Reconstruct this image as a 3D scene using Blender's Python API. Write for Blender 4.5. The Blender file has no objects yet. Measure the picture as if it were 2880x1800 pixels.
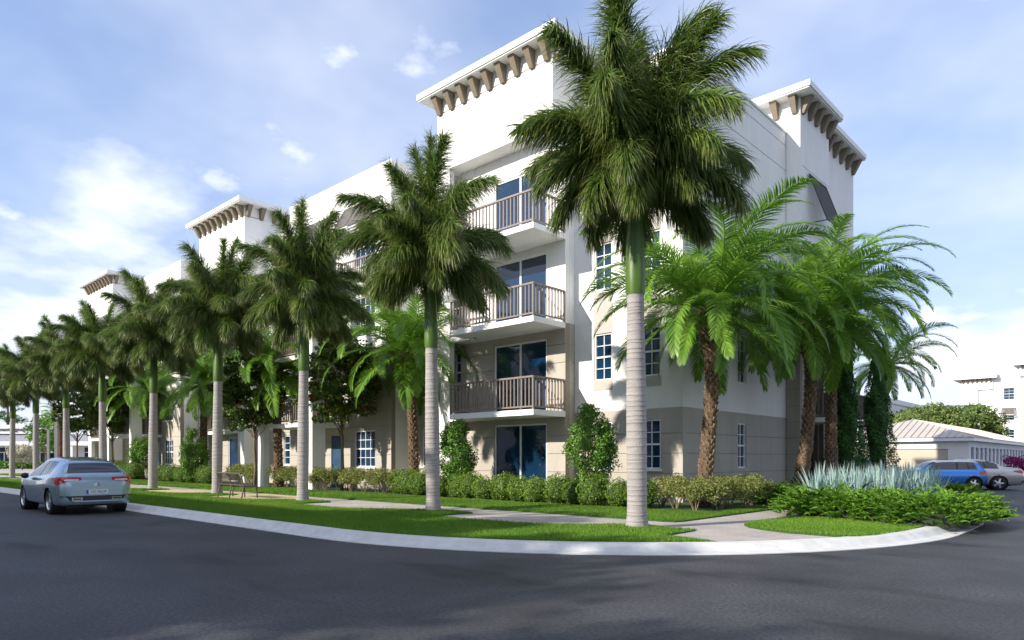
import bpy, bmesh, math, random
import numpy as np
from mathutils import Vector, Matrix
R = math.radians
random.seed(7); np.random.seed(7)
scene = bpy.context.scene
COL = scene.collection

# ------------------------------------------------------------------ camera
F_PX, CAM_H = 1945.0, 1.48
TH = math.atan(.9306)
CAM = (14.820, -17.923, CAM_H)
cd = bpy.data.cameras.new('camera'); cam = bpy.data.objects.new('camera', cd); COL.objects.link(cam)
cam.location = CAM; cam.rotation_euler = (R(90), 0, TH)
cd.sensor_width = 36; cd.lens = 36*F_PX/2880; cd.shift_y = 390/2880
cd.clip_start = .1; cd.clip_end = 6000
scene.camera = cam
# ------------------------------------------------------------------ sky and sun
SUN_EL = R(26)
SUN_H = Vector((.34, 1.0)).normalized()          # the way the light travels over the ground
sun_dir = Vector((SUN_H.x*math.cos(SUN_EL), SUN_H.y*math.cos(SUN_EL), -math.sin(SUN_EL)))
sd = bpy.data.lights.new('sun', 'SUN'); sun = bpy.data.objects.new('sun', sd); COL.objects.link(sun)
sd.energy = 3.0; sd.angle = R(.6); sd.color = (1, .92, .80)
sun.rotation_euler = sun_dir.to_track_quat('-Z', 'Y').to_euler(); sun.location = (-20, -60, 40)
W = bpy.data.worlds.new('World'); scene.world = W; W.use_nodes = True
nt = W.node_tree; nt.nodes.clear(); N = nt.nodes.new; L = nt.links.new
BANK_OFF = (12.85, 8.15, 0)
sky = N('ShaderNodeTexSky'); sky.sky_type = 'NISHITA'; sky.sun_disc = False
sky.sun_elevation = SUN_EL; sky.sun_rotation = math.atan2(-SUN_H.x, -SUN_H.y)
sky.air_density = 1.0; sky.dust_density = .15; sky.ozone_density = 1.6
tc = N('ShaderNodeTexCoord'); sep = N('ShaderNodeSeparateXYZ'); L(tc.outputs['Generated'], sep.inputs[0])
zz = N('ShaderNodeMath'); zz.operation = 'MAXIMUM'; L(sep.outputs['Z'], zz.inputs[0]); zz.inputs[1].default_value = 0
za = N('ShaderNodeMath'); za.operation = 'ADD'; L(zz.outputs[0], za.inputs[0]); za.inputs[1].default_value = .22
div = N('ShaderNodeVectorMath'); div.operation = 'DIVIDE'
cmb = N('ShaderNodeCombineXYZ'); [L(za.outputs[0], cmb.inputs[i]) for i in range(3)]
L(tc.outputs['Generated'], div.inputs[0]); L(cmb.outputs[0], div.inputs[1])
flat = N('ShaderNodeVectorMath'); flat.operation = 'MULTIPLY'; L(div.outputs[0], flat.inputs[0]); flat.inputs[1].default_value = (1, 1, 0)
def noise(vec, scale, detail, rough, off):
    m = N('ShaderNodeVectorMath'); m.operation = 'ADD'; L(vec, m.inputs[0]); m.inputs[1].default_value = off
    n = N('ShaderNodeTexNoise'); n.inputs['Scale'].default_value = scale; n.inputs['Detail'].default_value = detail
    n.inputs['Roughness'].default_value = rough; L(m.outputs[0], n.inputs['Vector']); return n.outputs['Fac']
def ramp(fac, p0, p1, v1=1.0):
    r = N('ShaderNodeMapRange'); r.interpolation_type = 'SMOOTHSTEP'; L(fac, r.inputs['Value'])
    r.inputs['From Min'].default_value = p0; r.inputs['From Max'].default_value = p1; r.inputs['To Max'].default_value = v1; return r.outputs[0]
puffs = ramp(noise(flat.outputs[0], 2.3, 7, .52, (3.3, 1.7, 0)), .59, .74, .95)
veil = ramp(noise(flat.outputs[0], .85, 5, .55, (8.1, 4.4, 0)), .34, .78, .58)
hz = N('ShaderNodeMapRange'); L(sep.outputs['Z'], hz.inputs['Value']); hz.inputs['From Min'].default_value = 0; hz.inputs['From Max'].default_value = .50
hz.inputs['To Min'].default_value = 1.0; hz.inputs['To Max'].default_value = 0.0; hz.interpolation_type = 'SMOOTHSTEP'
bank0 = noise(flat.outputs[0], .7, 7, .52, BANK_OFF)
bk = N('ShaderNodeMath'); bk.operation = 'MULTIPLY_ADD'; L(hz.outputs[0], bk.inputs[0]); bk.inputs[1].default_value = .05; L(bank0, bk.inputs[2])
bank = ramp(bk.outputs[0], .535, .66, 1.0)
mx = N('ShaderNodeMath'); mx.operation = 'MAXIMUM'; L(puffs, mx.inputs[0]); L(veil, mx.inputs[1])
mx2 = N('ShaderNodeMath'); mx2.operation = 'MAXIMUM'; L(mx.outputs[0], mx2.inputs[0]); L(bank, mx2.inputs[1])
mix = N('ShaderNodeMix'); mix.data_type = 'RGBA'; L(mx2.outputs[0], mix.inputs['Factor'])
tint = N('ShaderNodeMix'); tint.data_type = 'RGBA'; tint.blend_type = 'MULTIPLY'; tint.inputs['Factor'].default_value = 1
# soften the sky's range, as a camera does: s / (1 + .2 s)
sk1 = N('ShaderNodeVectorMath'); sk1.operation = 'MULTIPLY_ADD'; L(sky.outputs[0], sk1.inputs[0]); sk1.inputs[1].default_value = (.2, .2, .2); sk1.inputs[2].default_value = (1, 1, 1)
sk2 = N('ShaderNodeVectorMath'); sk2.operation = 'DIVIDE'; L(sky.outputs[0], sk2.inputs[0]); L(sk1.outputs[0], sk2.inputs[1])
L(sk2.outputs[0], tint.inputs['A']); tint.inputs['B'].default_value = (.90, .92, 1.16, 1)
L(tint.outputs['Result'], mix.inputs['A']); mix.inputs['B'].default_value = (3.4, 3.5, 3.75, 1)
bg = N('ShaderNodeBackground'); bg.inputs['Strength'].default_value = .15; L(mix.outputs['Result'], bg.inputs['Color'])
wo = N('ShaderNodeOutputWorld'); L(bg.outputs[0], wo.inputs['Surface'])
scene.view_settings.view_transform = 'Standard'; scene.view_settings.look = 'None'
scene.view_settings.gamma = 1; scene.view_settings.use_curve_mapping = False
scene.view_settings.exposure = 1.3

# ------------------------------------------------------------------ materials
def new_mat(name):
    m = bpy.data.materials.new(name); m.use_nodes = True
    return m, m.node_tree, m.node_tree.nodes['Principled BSDF']
def mat(name, col, rough=.6, metal=0, spec=.5, nscale=0, namt=.12, bump=0, bscale=60, coat=0, emit=None, col2=None, stretch=(1,1,1)):
    """procedural surface: base colour, colour variation from noise, fine relief"""
    m, t, p = new_mat(name); n = t.nodes.new; l = t.links.new
    p.inputs['Roughness'].default_value = rough; p.inputs['Metallic'].default_value = metal
    p.inputs['Specular IOR Level'].default_value = spec; p.inputs['Coat Weight'].default_value = coat
    p.inputs['Base Color'].default_value = (*col, 1)
    if nscale or bump:
        g = n('ShaderNodeNewGeometry'); mp = n('ShaderNodeVectorMath'); mp.operation = 'MULTIPLY'; l(g.outputs['Position'], mp.inputs[0]); mp.inputs[1].default_value = stretch
    if nscale:
        a = n('ShaderNodeTexNoise'); a.inputs['Scale'].default_value = nscale; a.inputs['Detail'].default_value = 8; a.inputs['Roughness'].default_value = .62
        l(mp.outputs[0], a.inputs['Vector'])
        r = n('ShaderNodeMapRange'); l(a.outputs['Fac'], r.inputs['Value']); r.inputs['From Min'].default_value = .3; r.inputs['From Max'].default_value = .7
        x = n('ShaderNodeMix'); x.data_type = 'RGBA'; l(r.outputs[0], x.inputs['Factor'])
        c2 = col2 or tuple(c*(1+namt) for c in col)
        x.inputs['A'].default_value = (*[c*(1-namt) for c in col], 1); x.inputs['B'].default_value = (*c2, 1)
        l(x.outputs['Result'], p.inputs['Base Color'])
    if bump:
        b = n('ShaderNodeTexNoise'); b.inputs['Scale'].default_value = bscale; b.inputs['Detail'].default_value = 4; l(g.outputs['Position'], b.inputs['Vector'])
        bn = n('ShaderNodeBump'); bn.inputs['Strength'].default_value = bump; bn.inputs['Distance'].default_value = .02
        l(b.outputs['Fac'], bn.inputs['Height']); l(bn.outputs[0], p.inputs['Normal'])
    if emit: p.inputs['Emission Color'].default_value = (*col, 1); p.inputs['Emission Strength'].default_value = emit
    return m
def leaf_mat(name, dark, light, tip=None, rough=.5, trans=.3, spec=.35):
    """leaf: uv.x runs along the leaf, uv.y is a random value of the leaf"""
    m, t, p = new_mat(name); n = t.nodes.new; l = t.links.new
    uv = n('ShaderNodeUVMap'); s = n('ShaderNodeSeparateXYZ'); l(uv.outputs[0], s.inputs[0])
    oi = n('ShaderNodeObjectInfo')
    ad = n('ShaderNodeMath'); ad.operation = 'MULTIPLY_ADD'; l(oi.outputs['Random'], ad.inputs[0]); ad.inputs[1].default_value = .3; l(s.outputs['Y'], ad.inputs[2])
    sb = n('ShaderNodeMath'); sb.operation = 'SUBTRACT'; sb.use_clamp = True; l(ad.outputs[0], sb.inputs[0]); sb.inputs[1].default_value = .15
    x = n('ShaderNodeMix'); x.data_type = 'RGBA'; l(sb.outputs[0], x.inputs['Factor']); x.inputs['A'].default_value = (*dark, 1); x.inputs['B'].default_value = (*light, 1)
    c = x.outputs['Result']
    if tip:
        r = n('ShaderNodeMapRange'); l(s.outputs['X'], r.inputs['Value']); r.inputs['From Min'].default_value = .45; r.inputs['From Max'].default_value = 1.0
        mu = n('ShaderNodeMath'); mu.operation = 'MULTIPLY'; l(r.outputs[0], mu.inputs[0]); l(s.outputs['Y'], mu.inputs[1])
        y = n('ShaderNodeMix'); y.data_type = 'RGBA'; l(mu.outputs[0], y.inputs['Factor']); l(c, y.inputs['A']); y.inputs['B'].default_value = (*tip, 1); c = y.outputs['Result']
    l(c, p.inputs['Base Color']); p.inputs['Roughness'].default_value = rough; p.inputs['Specular IOR Level'].default_value = spec
    tr = n('ShaderNodeBsdfTranslucent'); l(c, tr.inputs['Color'])
    ms = n('ShaderNodeMixShader'); ms.inputs[0].default_value = trans
    o = t.nodes['Material Output']; l(p.outputs[0], ms.inputs[1]); l(tr.outputs[0], ms.inputs[2]); l(ms.outputs[0], o.inputs['Surface'])
    return m
M = {}
M['white'] = mat('white_stucco', (.79, .78, .765), .9, nscale=1.4, namt=.06, stretch=(1, 1, .22), bump=.35, bscale=55)
M['beige'] = mat('beige_stucco', (.415, .38, .335), .9, nscale=1.6, namt=.10, stretch=(1, 1, .3), bump=.35, bscale=55)
M['beige_back'] = mat('beige_joint', (.30, .26, .21), .95)
M['spandrel'] = mat('greige_panel', (.45, .42, .385), .9, nscale=2, namt=.05, bump=.25, bscale=60)
M['trim'] = mat('white_trim', (.80, .80, .79), .6, nscale=3, namt=.03)
M['taupe'] = mat('taupe_metal', (.20, .165, .145), .45, nscale=6, namt=.1)
M['corbel'] = mat('tan_corbel', (.205, .165, .12), .7, nscale=5, namt=.12)
M['frame'] = mat('white_window_frame', (.80, .81, .82), .4)
M['shutter'] = mat('dark_bronze_shutter', (.018, .018, .02), .6, nscale=5, namt=.2)
M['shutter_l'] = mat('taupe_shutter', (.10, .088, .08), .5, nscale=5, namt=.15)
M['door'] = mat('blue_door', (.035, .075, .14), .3, nscale=2, namt=.2)
M['roofing'] = mat('roof_membrane', (.5, .5, .48), .9, nscale=1, namt=.1)
def glass_mat(name, col, rough=.03):
    m, t, p = new_mat(name); n = t.nodes.new; l = t.links.new
    g = n('ShaderNodeNewGeometry'); a = n('ShaderNodeTexNoise'); a.inputs['Scale'].default_value = .7; a.inputs['Detail'].default_value = 2; l(g.outputs['Position'], a.inputs['Vector'])
    b = n('ShaderNodeBump'); b.inputs['Strength'].default_value = .05; b.inputs['Distance'].default_value = .1; l(a.outputs['Fac'], b.inputs['Height']); l(b.outputs[0], p.inputs['Normal'])
    x = n('ShaderNodeMix'); x.data_type = 'RGBA'; l(a.outputs['Fac'], x.inputs['Factor']); x.inputs['A'].default_value = (*[c*.6 for c in col], 1); x.inputs['B'].default_value = (*[c*1.4 for c in col], 1)
    l(x.outputs['Result'], p.inputs['Base Color']); p.inputs['Roughness'].default_value = rough; p.inputs['Specular IOR Level'].default_value = .8
    return m
M['glass'] = glass_mat('blue_window_glass', (.006, .028, .070))
def clear_glass():
    m, t, p = new_mat('tinted_door_glass'); n = t.nodes.new; l = t.links.new
    a = n('ShaderNodeBsdfTransparent'); a.inputs['Color'].default_value = (.16, .30, .50, 1); g = n('ShaderNodeBsdfGlossy'); g.inputs['Roughness'].default_value = .02; g.inputs['Color'].default_value = (1, 1, 1, 1)
    f = n('ShaderNodeFresnel'); f.inputs['IOR'].default_value = 1.55; x = n('ShaderNodeMixShader'); l(f.outputs[0], x.inputs[0]); l(a.outputs[0], x.inputs[1]); l(g.outputs[0], x.inputs[2])
    l(x.outputs[0], t.nodes['Material Output'].inputs['Surface']); return m
M['clear_glass'] = clear_glass()
M['curtain'] = mat('grey_curtain', (.42, .42, .42), .9, nscale=3, namt=.1)
M['room'] = mat('dark_room', (.06, .11, .19), .9, nscale=.6, namt=.4)
M['dark_glass'] = glass_mat('dark_store_glass', (.012, .025, .045))
M['car_glass'] = glass_mat('car_window_glass', (.012, .018, .03), .02)
M['asphalt'] = None
def asphalt():
    m, t, p = new_mat('asphalt'); n = t.nodes.new; l = t.links.new
    g = n('ShaderNodeNewGeometry')
    a = n('ShaderNodeTexNoise'); a.inputs['Scale'].default_value = 24; a.inputs['Detail'].default_value = 8; a.inputs['Roughness'].default_value = .88; l(g.outputs['Position'], a.inputs['Vector'])
    b = n('ShaderNodeTexNoise'); b.inputs['Scale'].default_value = .55; b.inputs['Detail'].default_value = 7; b.inputs['Roughness'].default_value = .6; l(g.outputs['Position'], b.inputs['Vector'])
    mm = n('ShaderNodeVectorMath'); mm.operation = 'MULTIPLY'; l(g.outputs['Position'], mm.inputs[0]); mm.inputs[1].default_value = (.35, 1.0, 1)
    c = n('ShaderNodeTexNoise'); c.inputs['Scale'].default_value = .9; c.inputs['Detail'].default_value = 5; l(mm.outputs[0], c.inputs['Vector'])
    r1 = n('ShaderNodeMapRange'); l(a.outputs['Fac'], r1.inputs['Value']); r1.inputs['From Min'].default_value = .38; r1.inputs['From Max'].default_value = .62; r1.inputs['To Min'].default_value = .15; r1.inputs['To Max'].default_value = 2.0
    r2 = n('ShaderNodeMapRange'); l(b.outputs['Fac'], r2.inputs['Value']); r2.inputs['From Min'].default_value = .3; r2.inputs['From Max'].default_value = .7; r2.inputs['To Min'].default_value = .50; r2.inputs['To Max'].default_value = 1.35
    r3 = n('ShaderNodeMapRange'); l(c.outputs['Fac'], r3.inputs['Value']); r3.inputs['From Min'].default_value = .56; r3.inputs['From Max'].default_value = .70; r3.inputs['To Min'].default_value = 1.0; r3.inputs['To Max'].default_value = .42; r3.interpolation_type = 'SMOOTHSTEP'
    q = n('ShaderNodeMath'); q.operation = 'MULTIPLY'; l(r1.outputs[0], q.inputs[0]); l(r2.outputs[0], q.inputs[1])
    q2 = n('ShaderNodeMath'); q2.operation = 'MULTIPLY'; l(q.outputs[0], q2.inputs[0]); l(r3.outputs[0], q2.inputs[1])
    s = n('ShaderNodeVectorMath'); s.operation = 'SCALE'; s.inputs[0].default_value = (.039, .040, .046); l(q2.outputs[0], s.inputs['Scale'])
    l(s.outputs[0], p.inputs['Base Color'])
    rr = n('ShaderNodeMapRange'); l(b.outputs['Fac'], rr.inputs['Value']); rr.inputs['To Min'].default_value = .62; rr.inputs['To Max'].default_value = .85; l(rr.outputs[0], p.inputs['Roughness'])
    bn = n('ShaderNodeBump'); bn.inputs['Strength'].default_value = .5; bn.inputs['Distance'].default_value = .006; l(a.outputs['Fac'], bn.inputs['Height']); l(bn.outputs[0], p.inputs['Normal'])
    return m
M['asphalt'] = asphalt()
M['concrete'] = mat('kerb_concrete', (.60, .60, .59), .9, nscale=3.5, namt=.13, bump=.5, bscale=120)
def paver():
    m, t, p = new_mat('sidewalk_pavers'); n = t.nodes.new; l = t.links.new
    g = n('ShaderNodeNewGeometry'); br = n('ShaderNodeTexBrick'); l(g.outputs['Position'], br.inputs['Vector'])
    br.inputs['Scale'].default_value = 1; br.inputs['Brick Width'].default_value = .42; br.inputs['Row Height'].default_value = .14; br.inputs['Mortar Size'].default_value = .006
    br.inputs['Color1'].default_value = (.42, .375, .345, 1); br.inputs['Color2'].default_value = (.36, .33, .31, 1); br.inputs['Mortar'].default_value = (.24, .22, .205, 1)
    a = n('ShaderNodeTexNoise'); a.inputs['Scale'].default_value = 1.3; a.inputs['Detail'].default_value = 7; l(g.outputs['Position'], a.inputs['Vector'])
    r = n('ShaderNodeMapRange'); l(a.outputs['Fac'], r.inputs['Value']); r.inputs['From Min'].default_value = .3; r.inputs['From Max'].default_value = .7; r.inputs['To Min'].default_value = .85; r.inputs['To Max'].default_value = 1.15
    s = n('ShaderNodeVectorMath'); s.operation = 'SCALE'; l(br.outputs['Color'], s.inputs[0]); l(r.outputs[0], s.inputs['Scale']); l(s.outputs[0], p.inputs['Base Color'])
    p.inputs['Roughness'].default_value = .9
    b = n('ShaderNodeBump'); b.inputs['Strength'].default_value = .4; b.inputs['Distance'].default_value = .004; b.invert = True; l(br.outputs['Fac'], b.inputs['Height']); l(b.outputs[0], p.inputs['Normal'])
    return m
M['paver'] = paver()
M['lawn_soil'] = mat('lawn_thatch', (.030, .075, .012), .95, nscale=25, namt=.4)
M['mulch'] = mat('bark_mulch', (.05, .033, .022), .95, nscale=30, namt=.5, bump=.8, bscale=60)
M['sandy'] = mat('sandy_paving', (.50, .40, .24), .95, nscale=2.5, namt=.2)
M['earth'] = mat('open_ground', (.09, .11, .05), .95, nscale=.2, namt=.3)
M['grass'] = leaf_mat('grass_blade', (.045, .145, .012), (.16, .345, .03), tip=(.30, .36, .07), trans=.4, rough=.5, spec=.2)
M['palm_leaf'] = leaf_mat('royal_palm_leaflet', (.042, .105, .016), (.15, .25, .036), tip=(.28, .25, .085), rough=.42, trans=.28, spec=.5)
M['date_leaf'] = leaf_mat('date_palm_leaflet', (.10, .24, .026), (.27, .46, .06), rough=.38, trans=.42, spec=.5)
M['date_leaf_d'] = leaf_mat('shaded_palm_leaflet', (.045, .12, .025), (.10, .21, .05), rough=.4, trans=.35, spec=.5)
M['rachis'] = mat('palm_rachis', (.10, .16, .04), .5)
M['shaft'] = mat('green_crownshaft', (.060, .125, .010), .42, nscale=2.2, namt=.25, stretch=(6, 6, .5))
M['palm_trunk'] = mat('grey_palm_bark', (.33, .31, .30), .9, nscale=4, namt=.16, bump=.5, bscale=35, stretch=(1, 1, 7))
M['palm_ring'] = mat('dark_palm_ring', (.19, .175, .165), .95, nscale=9, namt=.3)
M['date_trunk'] = mat('brown_palm_bark', (.085, .058, .038), .95, nscale=9, namt=.45, bump=.6, bscale=25)
M['date_boot'] = mat('tan_leaf_boot', (.19, .125, .075), .95, nscale=7, namt=.5, bump=.5, bscale=30)
M['red_trunk'] = mat('red_brown_bark', (.16, .06, .035), .9, nscale=8, namt=.3)
M['bark'] = mat('grey_brown_bark', (.17, .13, .085), .95, nscale=12, namt=.3, bump=.5, bscale=40)
M['tree_leaf'] = leaf_mat('dark_tree_leaf', (.028, .072, .012), (.145, .20, .028), rough=.45, trans=.25)
M['berry'] = mat('red_berry', (.45, .05, .02), .35)
M['box_leaf'] = leaf_mat('boxwood_leaf', (.07, .16, .012), (.25, .36, .035), rough=.45, trans=.25)
M['shrub_leaf'] = leaf_mat('light_shrub_leaf', (.11, .155, .030), (.33, .345, .105), rough=.5, trans=.3)
M['bush_leaf'] = leaf_mat('bright_bush_leaf', (.055, .15, .018), (.18, .34, .05), rough=.42, trans=.3)
M['juniper'] = leaf_mat('juniper_leaf', (.05, .15, .012), (.19, .36, .03), rough=.5, trans=.25)
M['agave'] = leaf_mat('blue_green_blade', (.19, .33, .32), (.42, .58, .56), tip=(.58, .70, .64), rough=.45, trans=.2)
M['cypress'] = leaf_mat('cypress_leaf', (.025, .085, .014), (.065, .17, .026), rough=.6, trans=.15)
M['far_leaf'] = leaf_mat('distant_tree_leaf', (.08, .14, .03), (.24, .31, .09), rough=.6, trans=.3)
M['flower'] = leaf_mat('cream_blossom', (.25, .24, .15), (.62, .60, .46), rough=.7, trans=.3)
M['magenta'] = leaf_mat('magenta_bract', (.16, .005, .075), (.42, .015, .20), rough=.6, trans=.3)
M['lilac'] = leaf_mat('lilac_flower', (.22, .16, .42), (.40, .32, .62), rough=.6, trans=.2)
M['metal_grey'] = mat('grey_metal', (.18, .18, .18), .45, metal=.3)
M['bench'] = mat('bench_metal', (.12, .10, .085), .45, metal=.2)
M['garage_wall'] = mat('cream_render', (.70, .68, .63), .9, nscale=1, namt=.04)
M['garage_door'] = mat('sand_door', (.46, .40, .31), .7, nscale=1, namt=.05)
M['seam_roof'] = mat('tan_metal_roof', (.47, .42, .37), .45, nscale=.8, namt=.05)
M['louver'] = mat('grey_louver', (.10, .10, .11), .6)
M['store_white'] = mat('store_white', (.66, .67, .70), .9, nscale=.6, namt=.04)
M['store_grey'] = mat('store_grey_tile', (.24, .25, .29), .9, nscale=2, namt=.12)
M['ink'] = mat('dark_lettering', (.03, .03, .04), .6)
def paint(name, col): 
    m = mat(name, col, .24, metal=.65, coat=1.0); m.node_tree.nodes['Principled BSDF'].inputs['Coat Roughness'].default_value = .04; return m
M['paint_steel'] = paint('steel_blue_paint', (.30, .40, .48)); M['paint_blue'] = paint('bright_blue_paint', (.03, .20, .62)); M['paint_silver'] = paint('silver_paint', (.42, .41, .42)); M['paint_white'] = paint('white_roof_paint', (.70, .72, .74))
M['paint_navy'] = paint('navy_paint', (.05, .09, .25))
M['rubber'] = mat('tyre_rubber', (.012, .012, .013), .8); M['rim'] = mat('alloy_rim', (.55, .56, .58), .25, metal=.9)
M['black'] = mat('black_plastic', (.014, .015, .017), .45); M['chrome'] = mat('chrome', (.75, .75, .76), .12, metal=1)
M['red_lamp'] = mat('red_lamp', (.38, .008, .018), .12, coat=1); M['clear_lamp'] = mat('clear_lamp', (.62, .60, .60), .12, coat=1)
M['plate'] = mat('plate_white', (.72, .73, .75), .5); M['plate_blue'] = mat('plate_blue', (.02, .06, .42), .5)

# ------------------------------------------------------------------ mesh helpers
class MB:
    def __init__(s): s.v = []; s.f = []
    def box(s, x0, x1, y0, y1, z0, z1):
        b = len(s.v); s.v += [(x0,y0,z0),(x1,y0,z0),(x1,y1,z0),(x0,y1,z0),(x0,y0,z1),(x1,y0,z1),(x1,y1,z1),(x0,y1,z1)]
        s.f += [tuple(b+i for i in q) for q in ((0,3,2,1),(4,5,6,7),(0,1,5,4),(1,2,6,5),(2,3,7,6),(3,0,4,7))]; return s
    def hexa(s, low, high):                     # two quads, counter-clockwise from above
        b = len(s.v); s.v += list(low)+list(high)
        s.f += [tuple(b+i for i in q) for q in ((0,3,2,1),(4,5,6,7),(0,1,5,4),(1,2,6,5),(2,3,7,6),(3,0,4,7))]; return s
    def prism(s, pts, z0, z1):
        b = len(s.v); n = len(pts); s.v += [(p[0],p[1],z0) for p in pts]+[(p[0],p[1],z1) for p in pts]
        s.f += [tuple(range(b+n-1, b-1, -1)), tuple(range(b+n, b+2*n))]+[(b+i, b+(i+1)%n, b+n+(i+1)%n, b+n+i) for i in range(n)]; return s
    def tube(s, pts, rad, n=8, cap=True):
        pts = [Vector(p) for p in pts]; b0 = len(s.v); k = len(pts)
        if not hasattr(rad, '__len__'): rad = [rad]*k
        for i, p in enumerate(pts):
            t = (pts[min(i+1,k-1)]-pts[max(i-1,0)]).normalized()
            u = t.cross(Vector((0,1,0)) if abs(t.y) < .9 else Vector((1,0,0))).normalized(); w = t.cross(u)
            for j in range(n):
                a = 2*math.pi*j/n; q = p+(u*math.cos(a)+w*math.sin(a))*rad[i]; s.v.append(tuple(q))
        for i in range(k-1):
            for j in range(n):
                a, b = b0+i*n+j, b0+i*n+(j+1)%n; s.f.append((a, b, b+n, a+n))
        if cap: s.f.append(tuple(b0+j for j in range(n-1,-1,-1))); s.f.append(tuple(b0+(k-1)*n+j for j in range(n)))
        return s
    def lathe(s, prof, n=24, axis='z', c=(0,0,0)):
        b0 = len(s.v)
        for r, h in prof:
            for j in range(n):
                a = 2*math.pi*j/n; x, y = r*math.cos(a), r*math.sin(a)
                s.v.append((c[0]+x, c[1]+y, c[2]+h) if axis == 'z' else (c[0]+x, c[1]+h, c[2]+y))
        for i in range(len(prof)-1):
            for j in range(n):
                a, b = b0+i*n+j, b0+i*n+(j+1)%n; s.f.append((a, b, b+n, a+n))
        return s
    def mesh(s, name, smooth=False):
        me = bpy.data.meshes.new(name); me.from_pydata(s.v, [], s.f)
        if smooth: me.polygons.foreach_set('use_smooth', [True]*len(me.polygons))
        me.update(); return me
def put(name, me, m, parent=None, loc=(0,0,0), rot=(0,0,0), scl=(1,1,1)):
    if isinstance(me, MB): me = me.mesh(name)
    if m is not None and len(me.materials) == 0: me.materials.append(M[m] if isinstance(m, str) else m)
    o = bpy.data.objects.new(name, me); COL.objects.link(o)
    o.parent = parent; o.location = loc; o.rotation_euler = rot; o.scale = scl
    return o
def tag(o, label, cat, group=None):
    o['label'] = label; o['category'] = cat
    if group: o['group'] = group
    return o
def thing(name, label, cat, loc=(0,0,0), rotz=0, group=None, scl=1):
    o = bpy.data.objects.new(name, None); COL.objects.link(o); o.location = loc; o.rotation_euler = (0,0,rotz); o.scale = (scl,)*3
    o.empty_display_size = .3
    return tag(o, label, cat, group)
def struct(o, kind='structure'): o['kind'] = kind; return o
def np_mesh(name, V, Fc, UV=None, smooth=False):
    """fast mesh: V (n,3), Fc list of (array (m,k)), UV (n,2) per vertex"""
    me = bpy.data.meshes.new(name); V = np.asarray(V, np.float32)
    me.vertices.add(len(V)); me.vertices.foreach_set('co', V.ravel())
    loops = np.concatenate([f.ravel() for f in Fc]).astype(np.int32); cnt = np.concatenate([np.full(len(f), f.shape[1]) for f in Fc]).astype(np.int32)
    me.loops.add(len(loops)); me.loops.foreach_set('vertex_index', loops)
    me.polygons.add(len(cnt)); st = np.concatenate([[0], np.cumsum(cnt)[:-1]]).astype(np.int32)
    me.polygons.foreach_set('loop_start', st); me.polygons.foreach_set('loop_total', cnt)
    if smooth: me.polygons.foreach_set('use_smooth', np.ones(len(cnt), bool))
    if UV is not None:
        u = me.uv_layers.new(name='UVMap'); u.data.foreach_set('uv', np.asarray(UV, np.float32)[loops].ravel())
    me.update(calc_edges=True); return me
SURVEY = (14.820, -17.923)                       # fixed survey point on the road
def cam_loc(px, Y):                              # bearing (px) and distance (Y) from the survey point to site coordinates
    X = (px-1440)/1945.0*Y; a_ = math.atan(.9306); c, s = math.cos(a_), math.sin(a_)
    return SURVEY[0]+X*c-Y*s, SURVEY[1]+X*s+Y*c
ORD = ['first','second','third','fourth','fifth','sixth','seventh','eighth','ninth','tenth','eleventh','twelfth','thirteenth','fourteenth','fifteenth','sixteenth','seventeenth','eighteenth','nineteenth','twentieth']
# ------------------------------------------------------------------ ground, road, kerb, sidewalk
struct(put('ground', MB().box(-2500, 2500, -2500, 2500, -1, -.03), 'earth'))
struct(put('road', MB().box(-170, 160, -27, 150, -.025, 0), 'asphalt'))
ARC_C, ARC_R = (3.3, -2.25), 8.75
def kerb_path():
    p = [(-150, -11.0), (-100, -11.0), (-60, -11.0), (-30, -11.0), (-15, -11.0), (-5, -11.0), (0, -11.0)]
    for i in range(0, 25): a = R(-90+i*90/24); p.append((ARC_C[0]+ARC_R*math.cos(a), ARC_C[1]+ARC_R*math.sin(a)))
    p += [(12.03, -.8), (11.98, .7), (11.8, 2.2), (11.4, 5), (10.95, 9), (10.65, 11.6), (10.3, 12.8), (9.4, 13.6), (8.3, 14.0), (7.7, 15), (7.6, 18), (7.6, 26), (6.8, 27.4), (5, 28), (-30, 28), (-150, 28)]
    return p
KP = kerb_path()
def offset(path, d):                             # to the left of the way the path runs
    out = []
    for i, p in enumerate(path):
        a = path[max(i-1, 0)]; b = path[min(i+1, len(path)-1)]
        tx, ty = b[0]-a[0], b[1]-a[1]; l = math.hypot(tx, ty); out.append((p[0]-ty/l*d, p[1]+tx/l*d))
    return out
def sweep(profile, path):
    mb = MB(); k = len(profile)
    for d, z in profile: pass
    rows = [offset(path, d) for d, z in profile]
    for i in range(len(path)):
        for j, (d, z) in enumerate(profile): mb.v.append((rows[j][i][0], rows[j][i][1], z))
    for i in range(len(path)-1):
        for j in range(k-1):
            a = i*k+j; mb.f.append((a, a+k, a+k+1, a+1))
    return mb
kerb = struct(put('kerb', sweep([(0, -.02), (0, .012), (.22, .020), (.25, .028), (.36, .115), (.40, .130), (.58, .134), (.58, .02)], KP).mesh('kerb'), 'concrete'))
INNER = offset(KP, .575)
struct(put('sidewalk', MB().prism(INNER, -.02, .105), 'paver'))
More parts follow.
